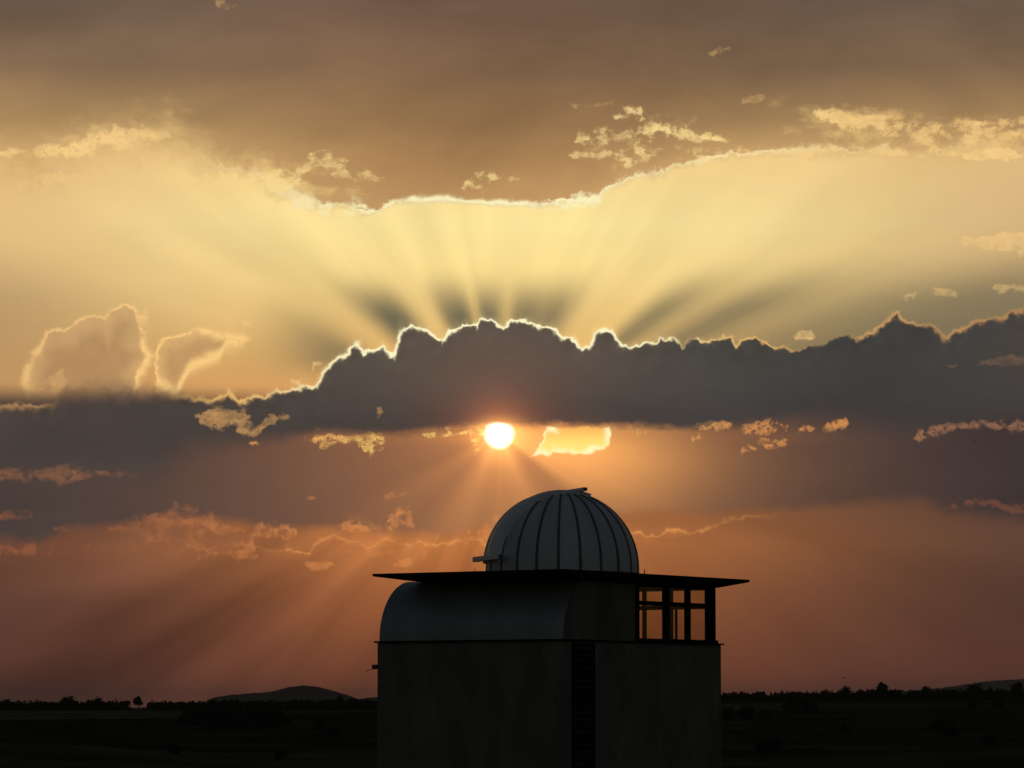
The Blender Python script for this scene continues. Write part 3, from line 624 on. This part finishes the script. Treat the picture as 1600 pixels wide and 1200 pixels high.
def tree_meshes(seed, kind):
    """unit tree, 1 m tall: (trunk mesh, crown mesh)"""
    rnd = random.Random(seed)
    bm = bmesh.new()
    def limb(p, q, r0, r1, seg=6):
        p, q = Vector(p), Vector(q); d_ = (q - p).normalized(); x = d_.orthogonal().normalized(); y = d_.cross(x)
        ra = [bm.verts.new(p + (x * math.cos(2 * math.pi * k / seg) + y * math.sin(2 * math.pi * k / seg)) * r0) for k in range(seg)]
        rb = [bm.verts.new(q + (x * math.cos(2 * math.pi * k / seg) + y * math.sin(2 * math.pi * k / seg)) * r1) for k in range(seg)]
        for k in range(seg): bm.faces.new((ra[k], ra[(k + 1) % seg], rb[(k + 1) % seg], rb[k]))
        bm.faces.new(rb)
    limb((0, 0, -0.03), (0.01, 0.01, 0.35), 0.03, 0.02); limb((0.01, 0.01, 0.35), (0, 0.02, 0.7), 0.02, 0.008)
    for k in range(5):
        t = k * 1.3 + rnd.random(); zz = 0.25 + 0.09 * k
        limb((0, 0.01, zz), (0.24 * math.cos(t), 0.24 * math.sin(t), zz + 0.2), 0.012, 0.004, 5)
    trunk = to_mesh(bm, 'trunk')
    verts, faces = [], []
    w = {'round': 0.42, 'tall': 0.27, 'wide': 0.62, 'bush': 0.75}[kind]
    if kind == 'bush': leaf_cloud(verts, faces, (0, 0, 0.45), w, w * 0.8, 0.48, 520, 0.10, rnd, 9)
    else: leaf_cloud(verts, faces, (0, 0, 0.60), w, w * 0.9, 0.40, 700, 0.065, rnd, 10)
    me = bpy.data.meshes.new('crown'); me.from_pydata([tuple(v) for v in verts], [], faces); me.update()
    return trunk, me
PROTO = {k: tree_meshes(11 + i, k) for i, k in enumerate(('round', 'tall', 'wide', 'bush'))}
for k in PROTO:
    PROTO[k][0].materials.append(MAT['bark']); PROTO[k][1].materials.append(MAT['leaf'])
def on_ground(px, r):
    az = (P(px, 1104)[0] - 800) / F
    x, y = r * math.sin(az), r * math.cos(az)
    return Vector((x, y, ground_z(x, y)))
def tree(px, r, h, kind, label, cat, name, group):
    p = on_ground(px, r)
    o = empty(name, p - Vector((0, 0, 0.05)), label, cat, group)
    o.rotation_euler.z = (px * 12.9898) % 6.28
    for nm, me in zip(('trunk', 'crown'), PROTO[kind]):
        c = link(nm, me, None, o); c.scale = (h, h, h)
    return o
# ------------------------------------------------------------------ far woods (read as one dark mass)
def wood(name, label, spans, seed, density):
    """spans: (px0, px1, distance, spread, tree height)"""
    rnd = random.Random(seed); verts, faces = [], []
    for x0, x1, r, spread, h in spans:
        width = (x1 - x0) / F * r
        n = max(3, int(width / h * density))
        for k in range(n):
            px = rnd.uniform(x0, x1); rr_ = r + rnd.uniform(-spread, spread)
            p = on_ground(px, rr_); hh = h * rnd.uniform(0.72, 1.12)
            w = hh * rnd.uniform(0.32, 0.5)
            leaf_cloud(verts, faces, (p.x, p.y, p.z + hh * 0.5), w, w, hh * 0.5, 110, hh * 0.12, rnd, 7)
            leaf_cloud(verts, faces, (p.x + rnd.uniform(-w, w), p.y, p.z + hh * 0.16), w * 1.3, w, hh * 0.24, 50, hh * 0.12, rnd, 5)
            i = len(verts); q = hh * 0.03
            verts += [Vector((p.x - q, p.y, p.z - 0.2)), Vector((p.x + q, p.y, p.z - 0.2)), Vector((p.x, p.y, p.z + hh * 0.7))]; faces.append((i, i + 1, i + 2))
    me = bpy.data.meshes.new(name); me.from_pydata([tuple(v) for v in verts], [], faces); me.update()
    o = link(name, me, 'leaf'); o['kind'] = 'stuff'; tag(o, label, 'woodland')
wood('woodland', 'dark wood along the skyline in front of the distant hill', [(-900, -60, 1500, 90, 4.2), (-60, 200, 1500, 90, 3.9), (232, 330, 1480, 60, 3.6), (330, 600, 1500, 90, 4.0), (600, 700, 1500, 60, 5)], 3, 13)
wood('woodland', 'long flat dark wood along the skyline beside the windowed end of the observatory', [(1080, 1320, 1560, 90, 4.2), (1320, 1480, 1560, 90, 4.8), (1480, 1680, 1560, 90, 4.6), (1680, 2500, 1560, 90, 4.6)], 5, 13)
wood('woodland', 'dark copse below the distant hill, closer than the skyline wood', [(285, 440, 800, 70, 5.0)], 8, 9)

# ------------------------------------------------------------------ observatory building
obs = empty('observatory_building', BASE, 'dark flat-roofed observatory building with curved metal roof and glazed corner room', 'building')
ZL = EYE + 2.12          # ledge over the lower storey
ZS = EYE + 2.28          # window sill
ZH = EYE + 4.02          # window head
ZF = EYE + 4.10          # underside of the flat roof
bpart('wall', 'plaster', obs, (0.69, 8.10, 1.02, 2.92, 0, ZL))                                     # lower left block
bpart('wall', 'plaster', obs, (0.66, 8.10, 2.93, 10.98, 0, ZL))                                    # lower main block
bpart('ledge', 'frame', obs, (0.60, 8.19, 0.93, 2.925, ZL + .002, ZL + 0.06))
bpart('ledge', 'frame', obs, (0.57, 8.19, 2.926, 11.06, ZL + .004, ZL + 0.055))
# upper storey: closed part, back walls, floor and ceiling of the glazed room
bpart('upper_wall', 'plaster', obs, (0.80, 1.05, 2.83, 5.62, ZL + .06, ZF + .1))
bpart('upper_wall', 'plaster', obs, (1.052, 7.0, 2.83, 3.05, ZL + .06, ZF + .1))
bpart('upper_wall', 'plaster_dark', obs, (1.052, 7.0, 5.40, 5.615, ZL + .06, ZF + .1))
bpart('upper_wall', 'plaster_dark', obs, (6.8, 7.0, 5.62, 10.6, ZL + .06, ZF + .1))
bpart('upper_wall', 'plaster', obs, (4.72, 7.0, 10.66, 10.88, ZL + .06, ZF + .1))
bpart('lintel', 'frame', obs, (0.80, 0.98, 5.621, 10.88, ZH, ZF + .1))
bpart('lintel', 'frame', obs, (0.982, 4.718, 10.70, 10.88, ZH, ZF + .1))
bpart('sill', 'frame', obs, (0.74, 0.99, 5.621, 10.95, ZL + .06, ZS))
bpart('sill', 'frame', obs, (0.992, 4.718, 10.69, 10.95, ZL + .06, ZS))
# glazing on the right-hand front: posts, rails, panes
def post(a0, a1, b0, b1, z0, z1): bpart('window_post', 'frame', obs, (a0, a1, b0, b1, z0, z1))
def rail(a0, a1, b0, b1, z0, z1): bpart('window_rail', 'frame', obs, (a0, a1, b0, b1, z0, z1))
def b_at(px, a=0.8):      # where a pixel column meets the right-hand front
    k = (px - 800) / F; p0 = W(a, 0, 0)
    return (k * p0.y - p0.x) / (BX.x - k * BX.y)
def a_at(px, b=10.88):    # where a pixel column meets the far end wall of the room
    k = (px - 800) / F; p0 = W(0, b, 0)
    return (k * p0.y - p0.x) / (AX.x - k * AX.y)
ZM0, ZM1 = EYE + 3.40, EYE + 3.54
near = [(b_at(984), b_at(999)), (b_at(1040.5), b_at(1046)), (b_at(1075), b_at(1079)), (b_at(1107), 10.88)]
near[0] = (5.62, near[0][1])
for p0, p1 in near: post(0.80, 0.97, p0, p1, ZS, ZH)
for (p0, p1), (q0, q1) in zip(near, near[1:]):
    rail(0.81, 0.95, p1, q0, ZM0, ZM1)
    for z0, z1 in ((ZS, ZM0), (ZM1, ZH)): bpart('pane', 'glass', obs, (0.872, 0.884, p1 - .01, q0 + .01, z0 - .01, z1 + .01))
far = [(4.60, 4.718), (a_at(1010.5), a_at(1007)), (a_at(1052), a_at(1049.5)), (0.982, 1.12)]
far = [(min(f), max(f)) for f in far]
for p0, p1 in far: post(p0, p1, 10.71, 10.87, ZS, ZH)
for (p0, p1), (q0, q1) in zip(far, far[1:]):
    rail(q1, p0, 10.72, 10.86, ZM0 - .03, ZM1 - .02)
    for z0, z1 in ((ZS, ZM0 - .03), (ZM1 - .02, ZH)): bpart('pane', 'glass', obs, (q1 - .01, p0 + .01, 10.784, 10.796, z0 - .01, z1 + .01))
ax_ = a_at(1061.5); post(ax_ - .03, ax_ + .03, 10.60, 10.69, ZS, ZM0)
# curved metal roof over the left block, with its end wall
def barrel():
    R_h, zb, zt = 1.80, ZL + 0.12, ZF + 0.12
    bm = bmesh.new(); n = 20; b0 = 1.08
    prof = [(b0, ZL + 0.061), (b0, zb)] + [(b0 + R_h * (1 - math.cos(k / n * math.pi / 2)), zb + (zt - zb) * math.sin(k / n * math.pi / 2)) for k in range(1, n + 1)]
    vr = [[bm.verts.new(W(a, b, z) - BASE) for b, z in prof] for a in (0.73, 8.06)]
    for k in range(len(prof) - 1): bm.faces.new((vr[0][k], vr[0][k + 1], vr[1][k + 1], vr[1][k]))
    o = link('curved_roof', to_mesh(bm, 'curved_roof', True), 'zinc', obs, None); o['label'] = 'curved grey metal roof over the lower left block'
    for a, nm, mt in ((0.732, 'gable', 'plaster'), (8.055, 'gable', 'plaster')):
        bm = bmesh.new(); s_ = 0.012
        vv = [[bm.verts.new(W(a + e, b + (0.004 if i < 2 else 0), z - 0.004) - BASE) for i, (b, z) in enumerate(prof)] + [bm.verts.new(W(a + e, prof[-1][0], ZL + 0.061) - BASE)] for e in (0, s_)]
        bm.faces.new(vv[0]); bm.faces.new(vv[1])
        for k in range(len(vv[0])): j = (k + 1) % len(vv[0]); bm.faces.new((vv[0][k], vv[0][j], vv[1][j], vv[1][k]))
        link(nm, to_mesh(bm, nm), mt, obs)
    # edge trim along the end profile
    bm = bmesh.new()
    vv = [[bm.verts.new(W(a, b - 0.02 * (1 if i < 3 else 0.6), z + (0.0 if i < 2 else 0.018)) - BASE) for i, (b, z) in enumerate(prof)] for a in (0.70, 0.76)]
    for k in range(len(prof) - 1): bm.faces.new((vv[0][k], vv[0][k + 1], vv[1][k + 1], vv[1][k]))
    link('roof_trim', to_mesh(bm, 'roof_trim', True), 'zinc', obs)
barrel()
# louvred strip in the end wall of the left block
b0l, b1l = b_at(893, 0.69), 2.90
bpart('louvre_frame', 'frame', obs, (0.655, 0.689, b0l, b0l + .07, 0.6, ZL - .05), (0.655, 0.689, b1l - .07, b1l, 0.6, ZL - .05), (0.655, 0.689, b0l + .07, b1l - .07, ZL - .12, ZL - .051), (0.655, 0.689, b0l + .07, b1l - .07, 0.6, 0.67))
bpart('louvre_back', 'frame', obs, (0.682, 0.6895, b0l + .06, b1l - .06, 0.64, ZL - .09))
zz = 0.72
while zz < ZL - 0.2:
    bm = bmesh.new()
    hexa(bm, [W(0.660, b0l + .07, zz), W(0.681, b0l + .07, zz + .05), W(0.681, b1l - .07, zz + .05), W(0.660, b1l - .07, zz), W(0.660, b0l + .07, zz + .02), W(0.681, b0l + .07, zz + .07), W(0.681, b1l - .07, zz + .07), W(0.660, b1l - .07, zz + .02)])
    link('slat', to_mesh(bm, 'slat'), 'slat', obs); zz += 0.21
# flat roof: thin edge, underside deepening towards the walls
def flat_roof():
    bm = bmesh.new(); La, Lb = 7.55, 11.80; e = 0.07; i = 1.05
    rings = [[(0, 0, ZR), (La, 0, ZR), (La, Lb, ZR), (0, Lb, ZR)], [(0, 0, ZR - e), (La, 0, ZR - e), (La, Lb, ZR - e), (0, Lb, ZR - e)],
             [(0.72, 3.0, ZF), (La - 0.72, 3.0, ZF), (La - 0.72, Lb - i * .85, ZF), (0.72, Lb - i * .85, ZF)]]
    vr = [[bm.verts.new(W(*p) - BASE) for p in r_] for r_ in rings]
    bm.faces.new(vr[0]); bm.faces.new(vr[2])
    for r0, r1 in zip(vr, vr[1:]):
        for k in range(4): bm.faces.new((r0[k], r0[(k + 1) % 4], r1[(k + 1) % 4], r1[k]))
    o = link('flat_roof', to_mesh(bm, 'flat_roof'), 'roof_dark', obs)
    bm = bmesh.new(); t = 0.015
    for bx in ((-t, La + t, -t, -0.001, ZR - .05, ZR + .02), (-t, La + t, Lb + .001, Lb + t, ZR - .05, ZR + .02), (-t, -0.001, 0, Lb, ZR - .05, ZR + .02), (La + .001, La + t, 0, Lb, ZR - .05, ZR + .02)): abox(bm, *bx)
    link('roof_edging', to_mesh(bm, 'roof_edging'), 'frame', o)
flat_roof()

# small things fixed to the building
def tube(bm, p, q, r0, r1=None, seg=8):
    p, q = Vector(p), Vector(q); r1 = r0 if r1 is None else r1
    d_ = (q - p).normalized(); x = d_.orthogonal().normalized(); y = d_.cross(x)
    ra = [bm.verts.new(p + (x * math.cos(2 * math.pi * k / seg) + y * math.sin(2 * math.pi * k / seg)) * r0) for k in range(seg)]
    rb = [bm.verts.new(q + (x * math.cos(2 * math.pi * k / seg) + y * math.sin(2 * math.pi * k / seg)) * r1) for k in range(seg)]
    for k in range(seg): bm.faces.new((ra[k], ra[(k + 1) % seg], rb[(k + 1) % seg], rb[k]))
    bm.faces.new(ra); bm.faces.new(rb)
def tubes(name, mat, parent, segs, base):
    bm = bmesh.new()
    for s_ in segs: tube(bm, s_[0] - base, s_[1] - base, *s_[2:])
    return link(name, to_mesh(bm, name), mat, parent)
wb = W(8.10, 1.3, EYE + 1.32)
dev = empty('wall_antenna', wb, 'small dark antenna on a bracket sticking out of the observatory wall', 'antenna')
tubes('bracket', 'device', dev, [(wb, wb + AX * 0.16, 0.03), (wb + Vector((0, 0, .14)), wb + AX * 0.10 + Vector((0, 0, .02)), 0.014)], wb)
bm = bmesh.new()
for a0, a1, b0, b1, z0, z1 in ((8.20, 8.46, 1.18, 1.42, 1.25, 1.40),): abox(bm, a0, a1, b0, b1, EYE + z0, EYE + z1)
bmesh.ops.translate(bm, verts=bm.verts, vec=BASE - wb); bmesh.ops.bevel(bm, geom=list(bm.edges), offset=0.012, segments=1, affect='EDGES')
link('housing', to_mesh(bm, 'housing'), 'device', dev)
tubes('element', 'device', dev, [(wb + AX * 0.30 + Vector((0, 0, -.04)), wb + AX * 0.52 + BX * -.25 + Vector((0, 0, -.13)), 0.010)], wb)
tubes('element', 'device', dev, [(wb + AX * 0.30 + Vector((0, 0, .05)), wb + AX * 0.50 + BX * .2 + Vector((0, 0, .10)), 0.010)], wb)
for px, a, b, lab in ((742, 5.6, 3.2, 'short spike on the flat roof beside the dome rail'), (1007, 0.9, 5.9, 'short spike on the flat roof over the glazed room')):
    k = (px - 800) / F
    if px < 800: # solve a for the pixel column at this b
        a = a_at(px, b)
    else: b = b_at(px, a)
    p = W(a, b, ZR)
    sp = empty('roof_spike', p, lab, 'spike', 'spikes on the flat roof')
    tubes('base_plate', 'device', sp, [(p, p + Vector((0, 0, .03)), 0.07)], p)
    tubes('rod', 'device', sp, [(p + Vector((0, 0, .03)), p + Vector((0, 0, .26)), 0.025, 0.008)], p)

# ------------------------------------------------------------------ dome
DC = W(7.55 / 2, 11.8 / 2, 0)
ddepth = DC.y
DC.x = at_depth(879, 890, ddepth).x
RD = 119.0 / F * ddepth
ZT = at_depth(879, 768.5, ddepth).z
ZC = ZT - RD                                                     # centre of the sphere
dbase = Vector((DC.x, DC.y, ZR))
dome = empty('observatory_dome', dbase, 'pale ribbed observatory dome with closed slit standing on the flat roof', 'dome')
zc = ZC - ZR
NG = 22
def dome_pt(az, lat, r=RD):
    """az from the viewer, + = right on the picture"""
    return Vector((r * math.cos(lat) * math.sin(az), -r * math.cos(lat) * math.cos(az), zc + r * math.sin(lat)))
A0 = math.radians(-3.9)
def gore(k):
    bm = bmesh.new(); g = math.radians(0.35)
    az0, az1 = A0 + 2 * math.pi / NG * k + g, A0 + 2 * math.pi / NG * (k + 1) - g
    rows = []
    nz_ = 14
    for j in range(-1, nz_ + 1):
        if j < 0: pts = [Vector((RD * math.sin(az0 + (az1 - az0) * i / 4), -RD * math.cos(az0 + (az1 - az0) * i / 4), 0.14)) for i in range(5)]
        else:
            lat = math.radians(86.5) * j / nz_
            pts = [dome_pt(az0 + (az1 - az0) * i / 4, lat, RD * (1 + 0.0028 * math.sin(math.pi * i / 4))) for i in range(5)]
        rows.append([bm.verts.new(p) for p in pts])
    for r0, r1 in zip(rows, rows[1:]):
        for i in range(4): bm.faces.new((r0[i], r0[i + 1], r1[i + 1], r1[i]))
    link('dome_panel', to_mesh(bm, 'dome_panel', True), 'dome_paint', dome)
    # standing seam between panels
    bm = bmesh.new(); az = A0 + 2 * math.pi / NG * k; w = 0.040; h = 0.028
    prev = None
    for j in range(-1, 15):
        lat = math.radians(86.5) * max(j, 0) / 14
        up = dome_pt(az, lat) if j >= 0 else Vector((RD * math.sin(az), -RD * math.cos(az), 0.14))
        nrm = Vector((math.sin(az) * math.cos(lat), -math.cos(az) * math.cos(lat), math.sin(lat)))
        tg = Vector((math.cos(az), math.sin(az), 0)) * w * (0.45 + 0.55 * math.cos(lat))
        cur = [bm.verts.new(up - tg - nrm * .03), bm.verts.new(up - tg + nrm * h), bm.verts.new(up + tg + nrm * h), bm.verts.new(up + tg - nrm * .03)]
        if prev:
            for i in range(3): bm.faces.new((prev[i], prev[i + 1], cur[i + 1], cur[i]))
        prev = cur
    link('seam', to_mesh(bm, 'seam', True), 'seam', dome)
for k in range(NG): gore(k)
bm = bmesh.new(); prof = [(RD - .25, 0.0), (RD + .02, 0.0), (RD + .02, .10), (RD - .01, .16), (RD - .25, .16)]; n = 64; rings = []
for i in range(n):
    t = 2 * math.pi * i / n; rings.append([bm.verts.new((r_ * math.sin(t), -r_ * math.cos(t), z)) for r_, z in prof])
for i in range(n):
    for j in range(len(prof)): bm.faces.new((rings[i][j], rings[(i + 1) % n][j], rings[(i + 1) % n][(j + 1) % len(prof)], rings[i][(j + 1) % len(prof)]))
link('base_ring', to_mesh(bm, 'base_ring'), 'seam', dome)
bm = bmesh.new(); tube(bm, Vector((0, 0, zc + RD * math.sin(math.radians(85)))), Vector((0, 0, zc + RD * 1.004)), RD * .09, RD * .05, 24)
link('top_cap', to_mesh(bm, 'top_cap', True), 'dome_paint', dome)
# slit shutters: two halves that part sideways, on a lower and an upper rail
SA = math.radians(-71.0)
sd = Vector((math.sin(SA), -math.cos(SA), 0)); sp_ = Vector((math.cos(SA), math.sin(SA), 0))   # slit direction, sideways
HW = 0.74
def shutter_half(side):
    bm = bmesh.new(); rows = []
    n = 26; r = RD + 0.07
    for j in range(n + 1):
        t = math.radians(4 + (107 - 4) * j / n)
        c = Vector((0, 0, zc)) + sd * (r * math.cos(t)) + Vector((0, 0, 1)) * (r * math.sin(t))
        rad_v = (c - Vector((0, 0, zc))).normalized()
        o0, o1 = (0.012 * side, HW * side)
        drop = (r - math.sqrt(max(r * r - HW * HW, 0)))
        rows.append([bm.verts.new(c + sp_ * o0), bm.verts.new(c + sp_ * (o0 + (o1 - o0) * .6) - rad_v * drop * .36), bm.verts.new(c + sp_ * o1 - rad_v * drop), bm.verts.new(c + sp_ * o1 - rad_v * (drop + .12))])
    for r0, r1 in zip(rows, rows[1:]):
        for i in range(3): bm.faces.new((r0[i], r0[i + 1], r1[i + 1], r1[i]))
    bm.faces.new(rows[0]); bm.faces.new(rows[-1])
    sh = link('shutter', to_mesh(bm, 'shutter', True), 'dome_shutter', dome)
    # raised edge strip along the outer side
    bm = bmesh.new(); prev = None; r = RD + 0.07
    for j in range(n + 1):
        t = math.radians(3 + (107 - 3) * j / n)
        c = Vector((0, 0, zc)) + sd * (r * math.cos(t)) + Vector((0, 0, 1)) * (r * math.sin(t)); rv = (c - Vector((0, 0, zc))).normalized()
        drop = r - math.sqrt(r * r - HW * HW); c = c - rv * drop + sp_ * HW * side
        cur = [bm.verts.new(c + rv * .05 - sp_ * .03), bm.verts.new(c + rv * .05 + sp_ * .04), bm.verts.new(c - rv * .10 + sp_ * .04)]
        if prev:
            for i in range(2): bm.faces.new((prev[i], prev[i + 1], cur[i + 1], cur[i]))
        prev = cur
    link('edge_strip', to_mesh(bm, 'edge_strip', True), 'dome_shutter', sh)
shutter_half(1); shutter_half(-1)
def rail_bar(cen, half, hh, ww):
    bm = bmesh.new(); fwd = sd
    v = []
    for z in (-hh, hh):
        for s_, f in ((-1, -1), (1, -1), (1, 1), (-1, 1)): v.append(bm.verts.new(cen + sp_ * half * s_ + fwd * ww * f + Vector((0, 0, z))))
    for f in ((3, 2, 1, 0), (4, 5, 6, 7), (0, 1, 5, 4), (1, 2, 6, 5), (2, 3, 7, 6), (3, 0, 4, 7)): bm.faces.new([v[i] for i in f])
    bmesh.ops.bevel(bm, geom=list(bm.edges), offset=0.012, segments=1, affect='EDGES')
    r_ = link('shutter_rail', to_mesh(bm, 'shutter_rail'), 'dome_shutter', dome)
    for s_ in (-1, 1):
        bm = bmesh.new(); tube(bm, cen + sp_ * half * s_, cen + sp_ * (half + .05) * s_, hh * .9, hh * .9, 10)
        link('end_cap', to_mesh(bm, 'end_cap'), 'seam', r_)
rail_bar(Vector((0, 0, zc + 0.30)) + sd * (RD + 0.10), 1.35, 0.085, 0.09)
rail_bar(Vector((0, 0, zc + RD * math.sin(math.radians(99)) + 0.07)) + sd * (RD * math.cos(math.radians(99))), 1.15, 0.06, 0.08)

# ------------------------------------------------------------------ single trees and bushes that stand out
TG = 'trees standing out of the skyline wood'
for px, r, h, kind, lab in ((216, 1420, 6.0, 'round', 'dark rounded tree alone in the gap of the skyline wood'), (105, 1430, 5.8, 'wide', 'broad dark tree topping the skyline wood at its highest'),
                            (152, 1430, 5.2, 'wide', 'low spreading dark tree beside the gap of the skyline wood'), (528, 1430, 6.2, 'round', 'dark rounded tree in front of the falling end of the hill'), (548, 1420, 5.4, 'tall', 'narrow dark tree close to the observatory antenna'),
                            (1320, 1490, 6.2, 'wide', 'flat topped dark tree where the skyline wood begins to rise'), (1377, 1480, 8.2, 'round', 'tallest dark tree of the wood below the faint far ridge'), (1448, 1490, 7.0, 'tall', 'slender dark tree in the wood below the faint far ridge'),
                            (1522, 1480, 7.0, 'wide', 'broad dark tree before the foot of the faint far ridge'), (1590, 1480, 8.0, 'round', 'dark rounded tree before the top of the faint far ridge')):
    tree(px, r, h, kind, lab, 'tree', 'broadleaf_tree', TG)
bushes = [(1135, 800, 3.2), (1165, 790, 3.6), (1195, 810, 2.4), (1240, 900, 4.4), (1262, 900, 4.0), (1320, 640, 1.9), (1470, 620, 3.2), (1484, 600, 2.6), (1210, 470, 2.2), (1190, 450, 2.0), (1545, 520, 2.0), (1560, 1000, 3.4), (1520, 1000, 3.0),
          (330, 700, 1.8), (520, 640, 2.2), (500, 720, 2.2), (440, 400, 1.4), (270, 420, 1.6)]
BL = ['low dark bush nearest the windowed corner of the observatory, first of three in a row', 'middle and tallest of three dark bushes in a row beside the observatory corner', 'smallest of three dark bushes in a row, farthest from the observatory corner',
      'left half of a pair of large dark bushes grown together before the skyline wood', 'right half of a pair of large dark bushes grown together before the skyline wood', 'small lone dark bush in the open middle of the dim field', 'taller of two dark bushes standing close together in the dim field', 'shorter of two dark bushes standing close together in the dim field',
      'rounded dark bush in the near field with a smaller one touching it', 'smaller dark bush touching a rounded one in the near field', 'lone dark bush in the near field under the faint far ridge', 'dark bush at the wood edge under the crest of the faint far ridge', 'dark bush at the wood edge under the slope of the faint far ridge',
      'small dark bush beside the dark copse below the hill', 'dark bush in the field between the copse and the observatory wall, nearer the wall', 'dark bush in the field between the copse and the observatory wall, nearer the copse', 'tiny dark bush low in the field in front of the hill', 'tiny dark bush low in the field in front of the copse']
for (px, r, h), lab in zip(bushes, BL):
    tree(px, r, h, 'bush', lab, 'bush', 'field_bush', 'bushes scattered over the dim fields')

# ------------------------------------------------------------------ birds
def bird(px, py, dist, span, bank, label):
    p = at_depth(px, py, dist)
    o = empty('bird', p, label, 'bird', 'birds in the sky')
    bm = bmesh.new(); prof = [(-.5, .0), (-.42, .05), (-.2, .11), (.1, .12), (.3, .07), (.42, .06), (.5, .01)]; rings = []
    for y, r_ in prof: rings.append([bm.verts.new((r_ * math.cos(t * math.pi / 4), y, r_ * math.sin(t * math.pi / 4))) for t in range(8)])
    for r0, r1 in zip(rings, rings[1:]):
        for i in range(8): bm.faces.new((r0[i], r0[(i + 1) % 8], r1[(i + 1) % 8], r1[i]))
    b_ = link('body', to_mesh(bm, 'body', True), 'bird', o)
    for s_ in (-1, 1):
        bm = bmesh.new()
        pts = [(0.05 * s_, .22, .03), (.5 * s_, .30, .22), (1.15 * s_, .0, .12), (.5 * s_, -.08, .2), (.05 * s_, -.18, .02)]
        top = [bm.verts.new(q_) for q_ in pts]; lo = [bm.verts.new((q_[0], q_[1], q_[2] - .03)) for q_ in pts]
        bm.faces.new(top); bm.faces.new(lo)
        for i in range(5): bm.faces.new((top[i], top[(i + 1) % 5], lo[(i + 1) % 5], lo[i]))
        link('wing', to_mesh(bm, 'wing'), 'bird', o)
    for c in o.children: c.scale = (span / 2.3,) * 3
    o.rotation_euler = (0, math.radians(bank), math.radians(40))
bird(305, 1064, 300, 0.42, 15, 'tiny dark bird flying low over the distant hill')
bird(1318, 1059, 300, 0.62, -8, 'tiny dark bird flying over the skyline wood')
bird(1523, 689, 300, 0.36, 20, 'tiny dark bird high in front of the dark cloud bank')

# ------------------------------------------------------------------ haze over the plain
def haze():
    bm = bmesh.new(); bmesh.ops.create_cube(bm, size=1.0)
    me = bpy.data.meshes.new('haze'); bm.to_mesh(me); bm.free()
    o = bpy.data.objects.new('haze', me); col.objects.link(o)
    z0, z1 = -12.0, 135.0
    o.scale = (60000, 60000, z1 - z0); o.location = (0, 0, (z0 + z1) / 2)
    m = bpy.data.materials.new('haze'); m.use_nodes = True; nt = m.node_tree
    for n in list(nt.nodes): nt.nodes.remove(n)
    v = nt.nodes.new('ShaderNodeVolumePrincipled'); v.inputs['Color'].default_value = (0.75, 0.72, 0.74, 1); v.inputs['Density'].default_value = 3.2e-5
    v.inputs['Anisotropy'].default_value = 0.0
    out = nt.nodes.new('ShaderNodeOutputMaterial'); nt.links.new(v.outputs[0], out.inputs['Volume'])
    me.materials.append(m); o['kind'] = 'stuff'; tag(o, 'thin pale evening haze over the whole plain', 'haze')
haze()
